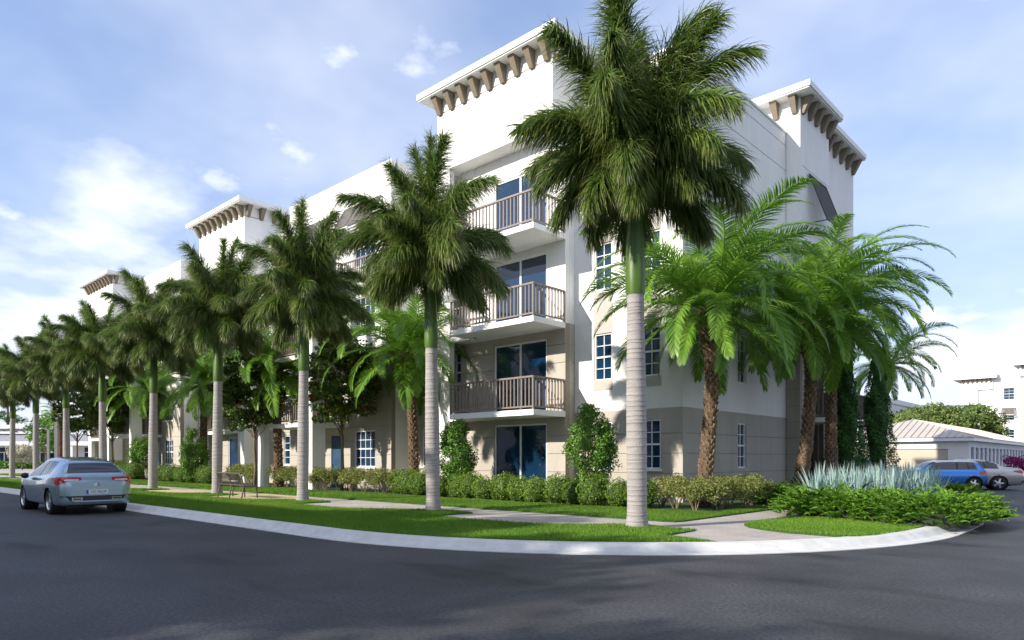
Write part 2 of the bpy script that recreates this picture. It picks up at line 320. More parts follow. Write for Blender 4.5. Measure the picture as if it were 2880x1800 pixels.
# lawn outlines
PALM_X = [7.3, 1.12, -5.31, -11.57, -18.11, -24.79, -31.21, -37.91, -44.41, -51.0, -57.6]
PALM_Y = -6.2
def front_edge(x):                               # back edge of the verge: a rounded bay behind every palm
    e = -7.3
    for px in PALM_X:
        t = x-px
        if -2.4 < t <= 1.15:
            u = min(1, max(0, (t+2.4)/2.6)); e = max(e, -7.3+1.42*(u*u*(3-2*u)))
    return e
IN_R = ARC_R-.58
def in_front(x, y):
    ex = np.full_like(x, -7.3)
    for px in PALM_X:
        t = x-px; u = np.clip((t+2.4)/2.6, 0, 1); v = -7.3+1.42*(u*u*(3-2*u)); ex = np.where((t > -2.4) & (t <= 1.15), np.maximum(ex, v), ex)
    arc = ((x-ARC_C[0])**2+(y-ARC_C[1])**2 < IN_R**2) | (x < ARC_C[0])
    ok = (y < ex) & (y > ARC_C[1]-IN_R) & arc & (x > -62)
    return ok & ((x < 8.45) | (y < -7.05-.42*(x-8.45)))
xs = list(np.arange(-62, 8.46, .1)); fe = []
for x in xs:
    fe.append((x, front_edge(x)))
for px in PALM_X:                                # the straight cut on the far side of each bay
    if px+1.15 < 8.4: fe += [(px+1.15, front_edge(px+1.15)), (px+1.1505, -7.3)]
fe.sort()
low = []
for x in list(np.arange(-62, 9.95, .5)):
    low.append((x, ARC_C[1]-(IN_R if x < ARC_C[0] else math.sqrt(max(IN_R**2-(x-ARC_C[0])**2, 0)))))
front_poly = low+[(9.75, -7.42), (8.47, -7.06)]+fe[::-1]
front_lawn = struct(put('front_lawn', MB().prism(front_poly, -.02, .132), 'lawn_soil'))
back_poly = [(-62, -4.7), (7.0, -4.7), (7.22, -4.62), (7.3, -4.4), (7.3, 10.5), (-62, 10.5)]
back_lawn = struct(put('back_lawn', MB().prism(back_poly, -.02, .131), 'lawn_soil'))
right_poly = [(8.55, -3.6), (8.62, -4.25), (8.9, -4.65), (9.35, -4.95), (9.9, -5.17), (10.95, -5.20), (11.05, -5.05), (11.22, -4.6), (11.42, -3.4), (11.42, -1.9), (8.66, -.9)]
right_lawn = struct(put('corner_lawn', MB().prism(right_poly, -.02, .133), 'lawn_soil'))
bed_poly = [(8.66, -.9), (11.42, -1.9), (11.40, .7), (11.0, 4), (10.4, 9), (10.0, 12), (8.6, 13.2), (7.35, 13.2), (7.35, 9), (8.3, 6), (8.5, 2)]
struct(put('planting_bed', MB().prism(bed_poly, -.02, .136), 'mulch'))
struct(put('hedge_bed', MB().prism([(-60, -2.15), (4.6, -2.3), (6.95, -1.9), (6.95, 9.5), (5.0, 9.5), (4.2, .9), (-60, .9)], .0, .138), 'lawn_soil'))
struct(put('bench_pad', MB().prism([(-17.2, -6.75), (-12.8, -7.28), (-7.2, -7.28), (-6.5, -6.2), (-6.7, -4.72), (-11, -4.72), (-17, -5.6)], .0, .112), 'sandy'))
def in_poly(poly, x, y):
    r = np.zeros(len(x), bool); n = len(poly)
    for i in range(n):
        (x1, y1), (x2, y2) = poly[i], poly[(i+1) % n]
        if y1 == y2: continue
        r ^= ((y1 > y) != (y2 > y)) & (x < (x2-x1)*(y-y1)/(y2-y1)+x1)
    return r
def grass(name, inside, box, dens, h, w, label):
    x0, x1, y0, y1 = box; n = int((x1-x0)*(y1-y0)*dens)
    x = np.random.uniform(x0, x1, n); y = np.random.uniform(y0, y1, n); k = inside(x, y); x, y = x[k], y[k]; n = len(x)
    # mower streaks and thin spots: patchy height
    pat = .8+.25*np.sin(x*1.7+np.sin(y*2.1))*np.cos(y*1.3+.6*x)
    hh = h*pat*np.random.uniform(.6, 1.25, n); a = np.random.uniform(0, 2*np.pi, n); l = np.random.uniform(0, .6, n)*hh; b = np.random.uniform(0, 2*np.pi, n)
    ww = w*np.random.uniform(.7, 1.2, n)
    V = np.empty((n, 3, 3)); V[:, 0] = np.c_[x-np.cos(a)*ww, y-np.sin(a)*ww, np.full(n, .125)]; V[:, 1] = np.c_[x+np.cos(a)*ww, y+np.sin(a)*ww, np.full(n, .125)]
    V[:, 2] = np.c_[x+np.cos(b)*l, y+np.sin(b)*l, .128+hh]
    patch = .5+.35*np.sin(x*.9+1.3*np.sin(y*.8))*np.sin(y*1.1+x*.5)
    rn = np.clip(np.random.uniform(0, 1, n)*.6+.4*patch, 0, 1)
    UV = np.empty((n, 3, 2)); UV[:, :2, 0] = 0; UV[:, 2, 0] = 1; UV[:, :, 1] = rn[:, None]
    o = put(name, np_mesh(name, V.reshape(-1, 3), [np.arange(n*3).reshape(-1, 3)], UV.reshape(-1, 2)), 'grass')
    struct(o, 'stuff'); return tag(o, label, 'grass')
grass('grass', in_front, (-5, 10, -10.5, -5.8), 2300, .062, .0075, 'bright green mown grass on the verge between the kerb and the sidewalk, near part')
grass('grass', in_front, (-20, -5, -10.5, -5.8), 1000, .064, .011, 'mown verge grass around the bench, beside the parked steel blue hatchback')
grass('grass', in_front, (-60, -20, -10.5, -5.8), 220, .07, .024, 'far end of the mown verge grass beyond the bench')
def in_back(x, y): return in_poly(back_poly, x, y) & ~in_poly([(-60, -2.0), (4.7, -2.1), (6.8, -1.7), (6.8, 12), (-60, 12)], x, y)
grass('grass', in_back, (-6, 7.4, -4.8, 2.5), 2000, .06, .008, 'sunlit strip of lawn between the sidewalk and the near hedges')
grass('grass', in_back, (-60, -6, -4.8, -1.9), 420, .065, .016, 'far strip of lawn between the sidewalk and the building hedges')
grass('grass', lambda x, y: in_poly(right_poly, x, y), (8.4, 11.5, -5.3, -.8), 2600, .055, .0072, 'small patch of lawn in front of the juniper bed at the corner')

# ------------------------------------------------------------------ apartment building
BLD = thing('apartment_building', 'four storey white apartment building with beige lower floors, bracketed towers and balconies', 'building', (0, 0, 0))
FL = [.13, 3.1, 6.15, 9.2]
def cells(a0, a1, z0, z1, openings):
    As = sorted({a0, a1, *[min(max(v, a0), a1) for o in openings for v in o[:2]]}); Zs = sorted({z0, z1, *[min(max(v, z0), z1) for o in openings for v in o[2:]]})
    for i in range(len(As)-1):
        zrun = None
        for j in range(len(Zs)-1):
            am, zm = (As[i]+As[i+1])/2, (Zs[j]+Zs[j+1])/2
            solid = not any(o[0] < am < o[1] and o[2] < zm < o[3] for o in openings)
            if solid and zrun is None: zrun = Zs[j]
            if zrun is not None and (not solid or j == len(Zs)-2):
                yield As[i], As[i+1], zrun, (Zs[j+1] if solid else Zs[j]); zrun = None
class Plane:
    """a wall face: 'y' looks towards -y (the street), 'x' looks towards +x; a runs along it, d goes into the wall"""
    def __init__(s, ax, pos): s.ax, s.pos = ax, pos
    def box(s, mb, a0, a1, d0, d1, z0, z1):
        if s.ax == 'y': mb.box(a0, a1, s.pos+d0, s.pos+d1, z0, z1)
        elif s.ax == 'x': mb.box(s.pos-d1, s.pos-d0, a0, a1, z0, z1)
    def pt(s, a, d, z): return (a, s.pos+d, z) if s.ax == 'y' else (s.pos-d, a, z)
def wall(pl, a0, a1, z0, z1, openings=(), m='white', th=.22, d=0, parent=BLD, name='wall'):
    mb = MB()
    for c0, c1, e0, e1 in cells(a0, a1, z0, z1, openings): pl.box(mb, c0, c1, d, d+th, e0, e1)
    return put(name, mb, m, parent)
def panel_wall(pl, a0, a1, z0, z1, openings=(), m='beige', pitch=.63, start=None, parent=BLD, cut=0):
    """backing wall with proud courses; the joints between the courses are open grooves"""
    back = wall(pl, a0, a1-cut, z0, z1, openings, 'beige_back', .20, .022, parent)
    z = start if start is not None else z0+.26
    cuts = [z0]
    while z < z1-.2: cuts.append(z); z += pitch
    cuts.append(z1)
    for i in range(len(cuts)-1):
        lo = cuts[i]+(.011 if i else 0); hi = cuts[i+1]-(.011 if i < len(cuts)-2 else 0); mb = MB(); last = None
        for c0, c1, e0, e1 in cells(a0, a1, lo, hi, openings):
            if last is not None and c0 > last+1e-4: put('wall_panel', mb, m, back); mb = MB()
            pl.box(mb, c0, c1, 0, .02, e0, e1); last = c1
        if mb.v: put('wall_panel', mb, m, back)
    return back
_pane = {}
def pane(parent, pl, a0, a1, z0, z1, d, m='glass'):
    k = (round(a1-a0, 3), round(z1-z0, 3), pl.ax, m)
    if k not in _pane:
        mb = MB(); w, h = k[0]/2, k[1]/2
        mb.box(-w, w, -.004, .004, -h, h) if pl.ax == 'y' else mb.box(-.004, .004, -w, w, -h, h)
        _pane[k] = mb.mesh('pane'); _pane[k].materials.append(M[m])
    return put('pane', _pane[k], None, parent, pl.pt((a0+a1)/2, d, (z0+z1)/2))
def window(pl, a0, a1, z0, z1, cols=2, rows=2, parent=BLD, d=.07, sill=True, m='glass', glaze=True):
    """sash window: frame, meeting rail and glazing bars in one white frame, every pane its own piece"""
    f = MB(); t = .05; e = .0015
    pl.box(f, a0+e, a0+t, d-.03, d+.07, z0+e, z1-e); pl.box(f, a1-t, a1-e, d-.03, d+.07, z0+e, z1-e)
    pl.box(f, a0+t, a1-t, d-.03, d+.07, z0+e, z0+t); pl.box(f, a0+t, a1-t, d-.03, d+.07, z1-t, z1-e)
    zm = (z0+z1)/2; pl.box(f, a0+t, a1-t, d-.01, d+.06, zm-.028, zm+.028)
    aa = np.linspace(a0+t, a1-t, cols+1); b = .012
    for s0, s1 in ((z0+t, zm-.028), (zm+.028, z1-t)):
        zs = np.linspace(s0, s1, rows+1)
        for a in aa[1:-1]: pl.box(f, a-b, a+b, d, d+.04, s0, s1)
        for z in zs[1:-1]:
            for i in range(cols): pl.box(f, aa[i]+(b if i else 0), aa[i+1]-(b if i < cols-1 else 0), d+.002, d+.038, z-b, z+b)
    w = put('window', f, 'frame', parent)
    if sill: s = MB(); pl.box(s, a0-.06, a1+.06, -.05, .04, z0-.07, z0); put('sill', s, 'trim', w)
    for s0, s1 in ((z0+t, zm-.028), (zm+.028, z1-t)):
        zs = np.linspace(s0, s1, rows+1)
        for i in range(cols):
            for j in range(rows): pane(w, pl, aa[i]+.002, aa[i+1]-.002, zs[j]+.002, zs[j+1]-.002, d+.045, m)
    return w
def sliding_door(pl, a0, a1, z0, z1, parent=BLD, d=.08, n=2, m='glass', curtains=0):
    f = MB(); t = .06; e = .0015
    pl.box(f, a0+e, a0+t, d-.05, d+.07, z0+e, z1-e); pl.box(f, a1-t, a1-e, d-.05, d+.07, z0+e, z1-e)
    pl.box(f, a0+t, a1-t, d-.05, d+.07, z1-t, z1-e); pl.box(f, a0+t, a1-t, d-.05, d+.07, z0+e, z0+.05)
    aa = np.linspace(a0+t, a1-t, n+1)
    for a in aa[1:-1]: pl.box(f, a-.04, a+.04, d-.03, d+.06, z0+.05, z1-t)
    w = put('sliding_door', f, 'frame', parent)
    for i in range(n): pane(w, pl, aa[i]+(.04 if i else 0), aa[i+1]-(.04 if i < n-1 else 0), z0+.05, z1-t, d+.0, 'clear_glass' if curtains else m)
    if curtains:
        bk_ = MB(); pl.box(bk_, a0+.003, a1-.003, d+.141, d+.15, z0+.003, z1-.003); put('room_backing', bk_, 'room', w)
        for c0, c1 in ((a0+t, a0+t+.42*curtains), (a1-t-.36, a1-t)):
            mb = MB(); k = max(8, int((c1-c0)/.022))
            for i in range(k+1):
                a = c0+(c1-c0)*i/k; dd = d+.105+.028*math.sin(i*1.9)
                mb.v += [pl.pt(a, dd, z0+.06), pl.pt(a, dd, z1-t-.02)]
                if i: b_ = 2*i; mb.f.append((b_-2, b_, b_+1, b_-1))
            put('curtain', mb, 'curtain', w)
    return w
def blue_door(pl, a0, a1, z0, z1, parent=BLD):
    f = MB(); pl.box(f, a0+.0015, a1-.0015, .05, .12, z0+.0015, z1-.0015); o = put('door', f, 'door', parent)
    g = MB(); pl.box(g, a0+.08, a0+.11, .01, .05, z0+.95, z0+1.1); put('handle', g, 'chrome', o); return o
_bal = MB().box(-.02, .02, -.02, .02, 0, .93).mesh('baluster'); _bal.materials.append(M['taupe'])
def balcony(slab_boxes, runs, z, parent=BLD, h=1.1, pitch=.165):
    """slab with railing; runs are straight railing lines ((x,y),(x,y))"""
    mb = MB()
    for x0, x1, y0, y1 in slab_boxes: mb.box(x0, x1, y0, y1, z-.19, z)
    s = put('balcony', mb, 'trim', parent)
    tr, br, po = MB(), MB(), MB()
    for (x0, y0), (x1, y1) in runs:
        l = math.hypot(x1-x0, y1-y0); ux, uy = (x1-x0)/l, (y1-y0)/l
        hw = .045
        if abs(ux) > .5: X0, X1 = min(x0, x1), max(x0, x1); tr.box(X0-hw, X1+hw, y0-hw, y0+hw, z+h-.06, z+h); br.box(X0, X1, y0-.025, y0+.025, z+.07, z+.12)
        else: Y0, Y1 = min(y0, y1), max(y0, y1); tr.box(x0-hw, x0+hw, Y0+hw, Y1, z+h-.0605, z+h-.0005); br.box(x0-.025, x0+.025, Y0+.025, Y1, z+.0705, z+.1205)
        n = max(1, int(round(l/pitch)))
        for i in range(1, n):
            put('baluster', _bal, None, s, (x0+ux*l*i/n, y0+uy*l*i/n, z+.115))
    pts = {(round(p[0], 3), round(p[1], 3)) for r in runs for p in r}
    put('top_rail', tr, 'taupe', s); put('bottom_rail', br, 'taupe', s)
    for x, y in sorted(pts):
        put('post', MB().box(x-.03, x+.03, y-.03, y+.03, z, z+h-.058), 'taupe', s)
    return s
def corbel_mesh(ax):
    # ax: 0 street side (juts to -y), 1 right side (juts to +x), 2 left side (juts to -x)
    wt, wb, dt, db, h = .135, .09, .42, .10, .60
    lo = [(-wb, -db, -h), (wb, -db, -h), (wb, .004, -h), (-wb, .004, -h)]; hi = [(-wt, -dt, 0), (wt, -dt, 0), (wt, .004, 0), (-wt, .004, 0)]
    a = {0: 0, 1: math.pi/2, 2: -math.pi/2}[ax]; c, s = math.cos(a), math.sin(a)
    rr = lambda q: [(x*c-y*s, x*s+y*c, z) for x, y, z in q]
    me = MB().hexa(rr(lo), rr(hi)).mesh('corbel'); me.materials.append(M['corbel']); return me
_corb = [corbel_mesh(i) for i in range(3)]
def cornice(x0, x1, y0, y1, ztop, sides='fr', ov=.58, nf=None, ns=None, parent=BLD):
    mb = MB().box(x0-(ov if 'l' in sides else .0), x1+(ov if 'r' in sides else .0), y0-(ov if 'f' in sides else 0), y1, ztop-.21, ztop)
    mb.box(x0-(ov-.05 if 'l' in sides else 0), x1+(ov-.05 if 'r' in sides else 0), y0-(ov-.05 if 'f' in sides else 0), y1, ztop-.26, ztop-.2101)
    c = put('cornice', mb, 'trim', parent)
    if 'f' in sides:
        n = nf or max(2, int(round((x1-x0-.4)/.74)))
        for i in range(n+1): put('corbel', _corb[0], None, c, (x0+.2+(x1-x0-.4)*i/n, y0, ztop-.262))
    if 'r' in sides:
        n = ns or max(2, int(round((y1-y0-.5)/.74)))
        for i in range(n+1): put('corbel', _corb[1], None, c, (x1, y0+.2+(y1-y0-.4)*i/n, ztop-.262))
    return c
def shutter(pl, a0, a1, ztop, zbot, out, m='shutter_l', n=9, bays=3, parent=BLD):
    """bahama shutter: framed slat panel hinged at the top and propped out at the bottom"""
    f = MB()
    def P(a, t, o=0):    # t 0 top .. 1 bottom, o outward thickness
        return pl.pt(a, -.04-out*t-o, ztop+(zbot-ztop)*t)
    def bar(a, b, t0, t1, th=.04):
        q = [P(a, t1, 0), P(b, t1, 0), P(b, t1, th), P(a, t1, th)]; w = [P(a, t0, 0), P(b, t0, 0), P(b, t0, th), P(a, t0, th)]
        f.hexa(q, w)
    for i in range(bays+1):
        a = a0+(a1-a0-.06)*i/bays; bar(a, a+.06, 0, 1)
    bar(a0+.06, a1-.06, 0, .045); bar(a0+.06, a1-.06, .955, 1)
    # stays
    for a in (a0+.02, a1-.05):
        f.hexa([pl.pt(a, -.005, zbot+.02), pl.pt(a+.03, -.005, zbot+.02), pl.pt(a+.03, -.04-out, zbot+.0), pl.pt(a, -.04-out, zbot+.0)],
               [pl.pt(a, -.005, zbot+.05), pl.pt(a+.03, -.005, zbot+.05), pl.pt(a+.03, -.04-out, zbot+.03), pl.pt(a, -.04-out, zbot+.03)])
    s = put('shutter', f, m, parent)
    for i in range(n):
        t = .07+.88*(i+.5)/n; mb = MB(); h = .88/n*.33
        lo = [P(a0+.06, t+h, -.015), P(a1-.06, t+h, -.015), P(a1-.06, t+h, .005), P(a0+.06, t+h, .005)]
        hi = [P(a0+.06, t-h, .02), P(a1-.06, t-h, .02), P(a1-.06, t-h, .04), P(a0+.06, t-h, .04)]
        put('slat', mb.hexa(lo, hi), m, s)
    return s

ZP, ZC, ZT = 13.8, 12.7, 15.76
# cores (solid inside of the volumes, behind the wall skins)
def core(x0, x1, y0, y1, z0, z1, m='white', name='core'): return put(name, MB().box(x0, x1, y0, y1, z0, z1), m, BLD)

def tower(xr, first):
    """street tower 5.87 m wide; first: balconies jut past the corner, else they sit between two piers"""
    xl = xr-5.87; F0 = Plane('y', 0.0); B0 = Plane('y', .69)
    core(xl+.02, xr-.02, .69+.24, 6.0, 0, ZT-.30)
    # header: two bands with a groove, returned on the right side
    for z0, z1 in ((ZC, 14.94), (14.99, ZT-.255)):
        put('tower_wall', MB().box(xl, xr, 0, .22, z0, z1).box(xr-.22, xr, .2205, 5.99, z0, z1).box(xl, xl+.22, .2205, 5.99, z0, z1), 'white', BLD)
    put('groove_backing', MB().box(xl+.09, xr-.09, .09, 5.9, 14.93, 14.995), 'spandrel', BLD)
    put('soffit', MB().box(xl+.22, xr-.22, .22, .93, ZC, ZC+.1), 'white', BLD)
    cornice(xl, xr, 0, 6.6, ZT, 'frl', nf=8)
    put('pier', MB().box(xl, xl+.71, 0, .25, 0, ZC-.001), 'white', BLD)
    put('side_wall', MB().box(xl, xl+.2, .251, .93, 0, ZC-.001), 'white', BLD); put('side_wall', MB().box(xl, xl+.2, .931, 1.6, 0, ZC-.001), 'white', BLD)
    if not first: put('pier', MB().box(xr-.77, xr, 0, .68, 0, ZC-.001), 'white', BLD)
    dx0, dx1 = xr-3.42, xr-.83
    ops = []
    for k, f in enumerate(FL): ops += [(dx0, dx1, f+.02, f+2.6), (xl+.25, xl+.62, f+1.0, f+2.6)]
    panel_wall(B0, xl+.2005, xr, .0, 6.15, ops, start=.39); wall(B0, xl+.2005, xr, 6.1501, ZC-.0005, ops)
    for f in FL:
        sliding_door(B0, dx0, dx1, f+.02, f+2.6); window(B0, xl+.25, xl+.62, f+1.0, f+2.6, cols=1, sill=False)
    S = Plane('x', xr)
    panel_wall(S, .92, 1.28, 0, 6.15, start=.39); wall(S, .92, 1.28, 6.1501, ZC-.001); wall(S, .92, 1.28, ZC+.001, 13, d=.005)
    for f in FL[1:]:
        if first:
            balcony([(xl+.711, xr, .001, .688), (xl+1.8, xr, -.98, .0009)],
                    [((xl+1.83, -.94), (xr-.04, -.94)), ((xr-.04, -.94), (xr-.04, .66)), ((xl+1.83, -.94), (xl+1.83, -.02)), ((xl+.75, .04), (xl+1.75, .04))], f)
        else:
            balcony([(xl+.711, xr-.771, -.05, .688)], [((xl+.76, .0), (xr-.82, .0))], f)
tower(0, True); tower(-22.1, False); tower(-43.6, False)

def win_column(pl, a0, a1, floors, top=2.6, bot=1.02, panels=True):
    for k in floors: window(pl, a0, a1, FL[k]+bot, FL[k]+top, sill=(k == 0))
    if panels:
        ks = [k for k in floors if k > 0]
        for i, k in enumerate(ks):
            z0 = FL[k-1]+top if (k-1 in ks) else FL[k]+bot-.34
            mb = MB(); pl.box(mb, a0-.03, a1+.03, -.012, .0, z0+.001, FL[k]+bot-.001); put('spandrel_panel', mb, 'spandrel', BLD)
def ops_for(cols, floors, top=2.6, bot=1.02): return [(a0, a1, FL[k]+bot, FL[k]+top) for a0, a1 in cols for k in floors]

# corner block to the right of the first tower
FM, EF = Plane('y', 1.22), Plane('x', 4.18)
cols = [(.83, 1.55), (2.68, 3.40)]
o1 = ops_for(cols, range(4)); panel_wall(FM, .001, 4.18, 0, 3.08, o1, start=.39, cut=.03); wall(FM, .001, 4.18, 3.0801, ZP+.45, o1)
for c in cols: win_column(FM, *c, range(4))
o2 = ops_for([(5.07, 5.74)], range(4)); panel_wall(EF, 1.4402, 9.83, 0, 3.08, o2, start=.39)
put('wall_panel', MB().box(4.155, 4.18, 1.2405, 1.44, 0, 3.08), 'beige', BLD)
for z0, z1 in ((3.0801, 12.78), (12.81, 13.75), (13.78, ZP+.45)): wall(EF, 1.4402, 9.83, z0, z1, o2)
put('groove_backing', MB().box(3.9, 4.15, 1.5, 9.8, 12.7, 13.9), 'spandrel', BLD)
for k in range(4): window(EF, 5.07, 5.74, FL[k]+1.02, FL[k]+2.6, sill=False)
core(.03, 3.955, 1.45, 9.8, 0, ZP+.2)
put('coping', MB().box(-.02, 4.22, 1.18, 1.5, ZP+.4501, ZP+.53).box(3.9, 4.22, 1.5001, 9.83, ZP+.4501, ZP+.53), 'trim', BLD)

# right hand tower on the end of the building
put('tower_wall', MB().box(-1.5, 4.74, 9.30, 9.52, ZP+.53, ZT-.255).box(4.2005, 4.74, 9.30, 9.52, 6.15, ZP+.5299).box(4.52, 4.74, 9.5205, 12.5, 12.93, ZT-.255).box(4.52, 4.74, 9.5205, 12.5, 6.15, 9.9).box(4.52, 4.74, 9.5205, 12.5, 9.93, 12.90).box(-1.5, -1.28, 9.5205, 17, ZP, ZT-.26), 'white', BLD)
put('groove_backing', MB().box(3, 4.71, 9.5, 12.4, 6.2, 13), 'spandrel', BLD)
put('tower_wall', MB().box(4.1, 4.30, 12.5005, 17.2, 6.15, 12.48).box(4.1, 4.30, 12.5005, 17.2, 12.51, ZT-.255).box(-1.5, 4.29, 16.98, 17.19, 0, ZT-.26), 'white', BLD)
T4L, T4R = Plane('x', 4.74), Plane('x', 4.30)
panel_wall(Plane('y', 9.30), 4.2005, 4.74, 0, 6.1499, start=.39); panel_wall(T4L, 9.5205, 10.1, 0, 6.1499, start=.39); panel_wall(T4L, 11.9, 12.5, 0, 6.1499, start=.39)
panel_wall(T4R, 12.5005, 17.2, 0, 6.1499, [(13.2, 16.2, .15, 2.6), (13.2, 16.2, 3.2, 5.7)], start=.39)
core(-1.2, 3.9, 9.81, 16.9, 0, ZT-.3)
for k in (0, 1): sliding_door(T4R, 13.2, 16.2, FL[k]+.02, FL[k]+2.6)
put('recess_wall', MB().box(3.905, 4.0, 10.1005, 11.8995, 0, 6.2), 'beige', BLD)
sliding_door(Plane('x', 4.02), 10.15, 11.85, FL[0]+.02, FL[0]+2.6); sliding_door(Plane('x', 4.02), 10.15, 11.85, FL[1]+.02, FL[1]+2.6)
balcony([(4.02, 5.5, 10.12, 11.88)], [((5.46, 10.15), (5.46, 11.85)), ((4.8, 10.15), (5.46, 10.15)), ((4.8, 11.85), (5.46, 11.85))], FL[1])
balcony([(4.33, 5.6, 13.1, 16.3)], [((5.56, 13.13), (5.56, 16.27)), ((4.34, 13.13), (5.56, 13.13)), ((4.34, 16.27), (5.56, 16.27))], FL[1])
for k in (2, 3): window(Plane('x', 4.77), 10.5, 11.7, FL[k]+.9, FL[k]+2.6, sill=True)
shutter(T4L, 10.05, 12.0, 12.75, 10.75, .70, 'shutter', n=14, bays=1)
cornice(-1.5, 4.74, 9.30, 12.5, ZT, 'fr', nf=8, ns=4); cornice(-1.5, 4.30, 12.501, 17.2, ZT-.002, 'r', ns=5)

# street front between the towers: main wall, shuttered bay wall and the balcony bay in front of it
def street_block(x0, x1, full):
    """x0 left, x1 right end; the wall steps forward for the bay"""
    PW, PB = Plane('y', 1.2), Plane('y', .1)
    bx0, bx1 = x1-11.5, x1-3.1                  # the forward wall
    core(x0, x1, 1.45, 9.8, 0, ZP-.3)
    wo = [(x1-2.4, x1-1.3, FL[k]+1.02, FL[k]+2.6) for k in range(4)]
    panel_wall(PW, bx1+.001, x1, 0, 6.15, wo, start=.39); wall(PW, bx1+.001, x1, 6.1501, ZP, wo)
    for k in range(4): window(PW, x1-2.4, x1-1.3, FL[k]+1.02, FL[k]+2.6, cols=2)
    w2 = [(bx0-2.6, bx0-1.5, FL[k]+1.02, FL[k]+2.6) for k in range(4)]
    panel_wall(PW, x0, bx0, 0, 6.15, w2, start=.39); wall(PW, x0, bx0, 6.1501, ZP, w2)
    for k in range(4): window(PW, bx0-2.6, bx0-1.5, FL[k]+1.02, FL[k]+2.6, cols=2)
    # forward wall
    core(bx0+.03, bx1-.03, .34, 2.5, 0, ZP+.1)
    dA = (bx1-4.6, bx1-3.55); wA = (bx1-2.75, bx1-1.15); wB = (bx0+1.2, bx0+1.95); dB = (bx0+2.4, bx0+4.2)
    op = [(*dA, .14, 2.55), (*wA, FL[0]+.98, FL[0]+2.6), (*wB, FL[0]+1.02, FL[0]+2.6)]
    for k in (1, 2, 3): op += [(*wA, FL[k]+.9, FL[k]+2.55), (*dB, FL[k]+.02, FL[k]+2.5)]
    panel_wall(PB, bx0, bx1, 0, 6.15, op, start=.39); wall(PB, bx0, bx1, 6.1501, ZP+.02, op); wall(PB, bx0, bx1, ZP+.05, ZP+.45, th=.22); wall(PB, bx0+.02, bx1-.02, ZP+.02, ZP+.05, d=.03, m='spandrel')
    put('side_wall', MB().box(bx1-.22, bx1, .3205, 1.199, 0, ZP+.45), 'white', BLD); put('side_wall', MB().box(bx0, bx0+.22, .3205, 1.199, 0, ZP+.45), 'white', BLD)
    blue_door(PB, *dA, .14, 2.55)
    window(PB, *wA, FL[0]+.98, FL[0]+2.6, cols=4, rows=2); window(PB, *wB, FL[0]+1.02, FL[0]+2.6, cols=2)
    for k in (1, 2, 3): window(PB, *wA, FL[k]+.9, FL[k]+2.55, cols=4, sill=True); sliding_door(PB, *dB, FL[k]+.02, FL[k]+2.5)
    shutter(PB, wA[0]-.65, wA[1]+.55, 12.85, 11.75, .62, n=9, bays=3)
    shutter(PB, bx0+1.9, bx0+4.4, 12.85, 11.75, .62, n=9, bays=3)
    balcony([(wA[0]-.6, wA[1]+.5, -.28, .0985)], [((wA[0]-.55, -.24), (wA[1]+.45, -.24))], FL[3])
    # bay: two piers, three decks
    px0, px1 = bx0+.4, bx0+5.3
    put('pier', MB().box(px0, px0+.54, -1.8, -1.5, 0, 9.55), 'white', BLD); put('pier', MB().box(px1-.35, px1, -1.8, -1.15, 0, 9.55), 'white', BLD)
    for k in (1, 2, 3):
        balcony([(px0+.55, px1-.36, -1.75, .0985), (px0+.002, px0+.5499, -1.49, .0985), (px1-.3599, px1-.002, -1.14, .0985)], [((px0+.58, -1.7), (px1-.4, -1.7)), ((px1-.05, -1.1), (px1-.05, .06))], FL[k])
street_block(-22.1, -5.87, True); street_block(-43.6, -27.97, True)

# ------------------------------------------------------------------ plants: geometry builders
def strips(P0, D0, ln, wd, seg, grav, curl, rnd, wprof=None, side=None):
    """many tapered leaf strips at once: start points, directions, lengths, widths; each bends down by gravity"""
    n = len(P0); P = P0.copy(); D = D0/np.linalg.norm(D0, axis=1, keepdims=True)
    if side is None:
        s = np.cross(D, rnd.normal(size=(n, 3)))
    else: s = side.copy()
    s /= np.linalg.norm(s, axis=1, keepdims=True)+1e-9
    wprof = wprof or [1.0]*seg+[0.0]
    V = []; U = []; rv = rnd.uniform(0, 1, n)
    for k in range(seg+1):
        w = (wd*wprof[k])[:, None]
        if wprof[k] > 0: V += [P-s*w, P+s*w]
        else: V += [P]
        U += [np.c_[np.full(n, k/seg), rv]]*(2 if wprof[k] > 0 else 1)
        if k < seg:
            P = P+D*(ln/seg)[:, None]
            D = D+np.array([0, 0, -1])*(grav/seg)[:, None]+curl/seg*rnd.normal(size=(n, 3)); D /= np.linalg.norm(D, axis=1, keepdims=True)
    m = len(V); V = np.stack(V, 1); U = np.stack(U, 1); base = (np.arange(n)*m)[:, None]
    F4 = []; F3 = []; i = 0
    for k in range(seg):
        a = 2 if wprof[k] > 0 else 1; b = 2 if wprof[k+1] > 0 else 1
        if a == 2 and b == 2: F4.append(base+np.array([i, i+1, i+3, i+2]))
        elif a == 2: F3.append(base+np.array([i, i+1, i+2]))
        else: F3.append(base+np.array([i, i+2, i+1]))
        i += a
    return V.reshape(-1, 3), F4, F3, U.reshape(-1, 2)
def join_np(name, parts, extra=None):
    Vs, Us, F4, F3 = [], [], [], []; off = 0
    for V, f4, f3, U in parts:
        Vs.append(V); Us.append(U); F4 += [f+off for f in f4]; F3 += [f+off for f in f3]; off += len(V)
    Fc = ([np.concatenate(F4)] if F4 else [])+([np.concatenate(F3)] if F3 else [])
    return np_mesh(name, np.concatenate(Vs), Fc, np.concatenate(Us))
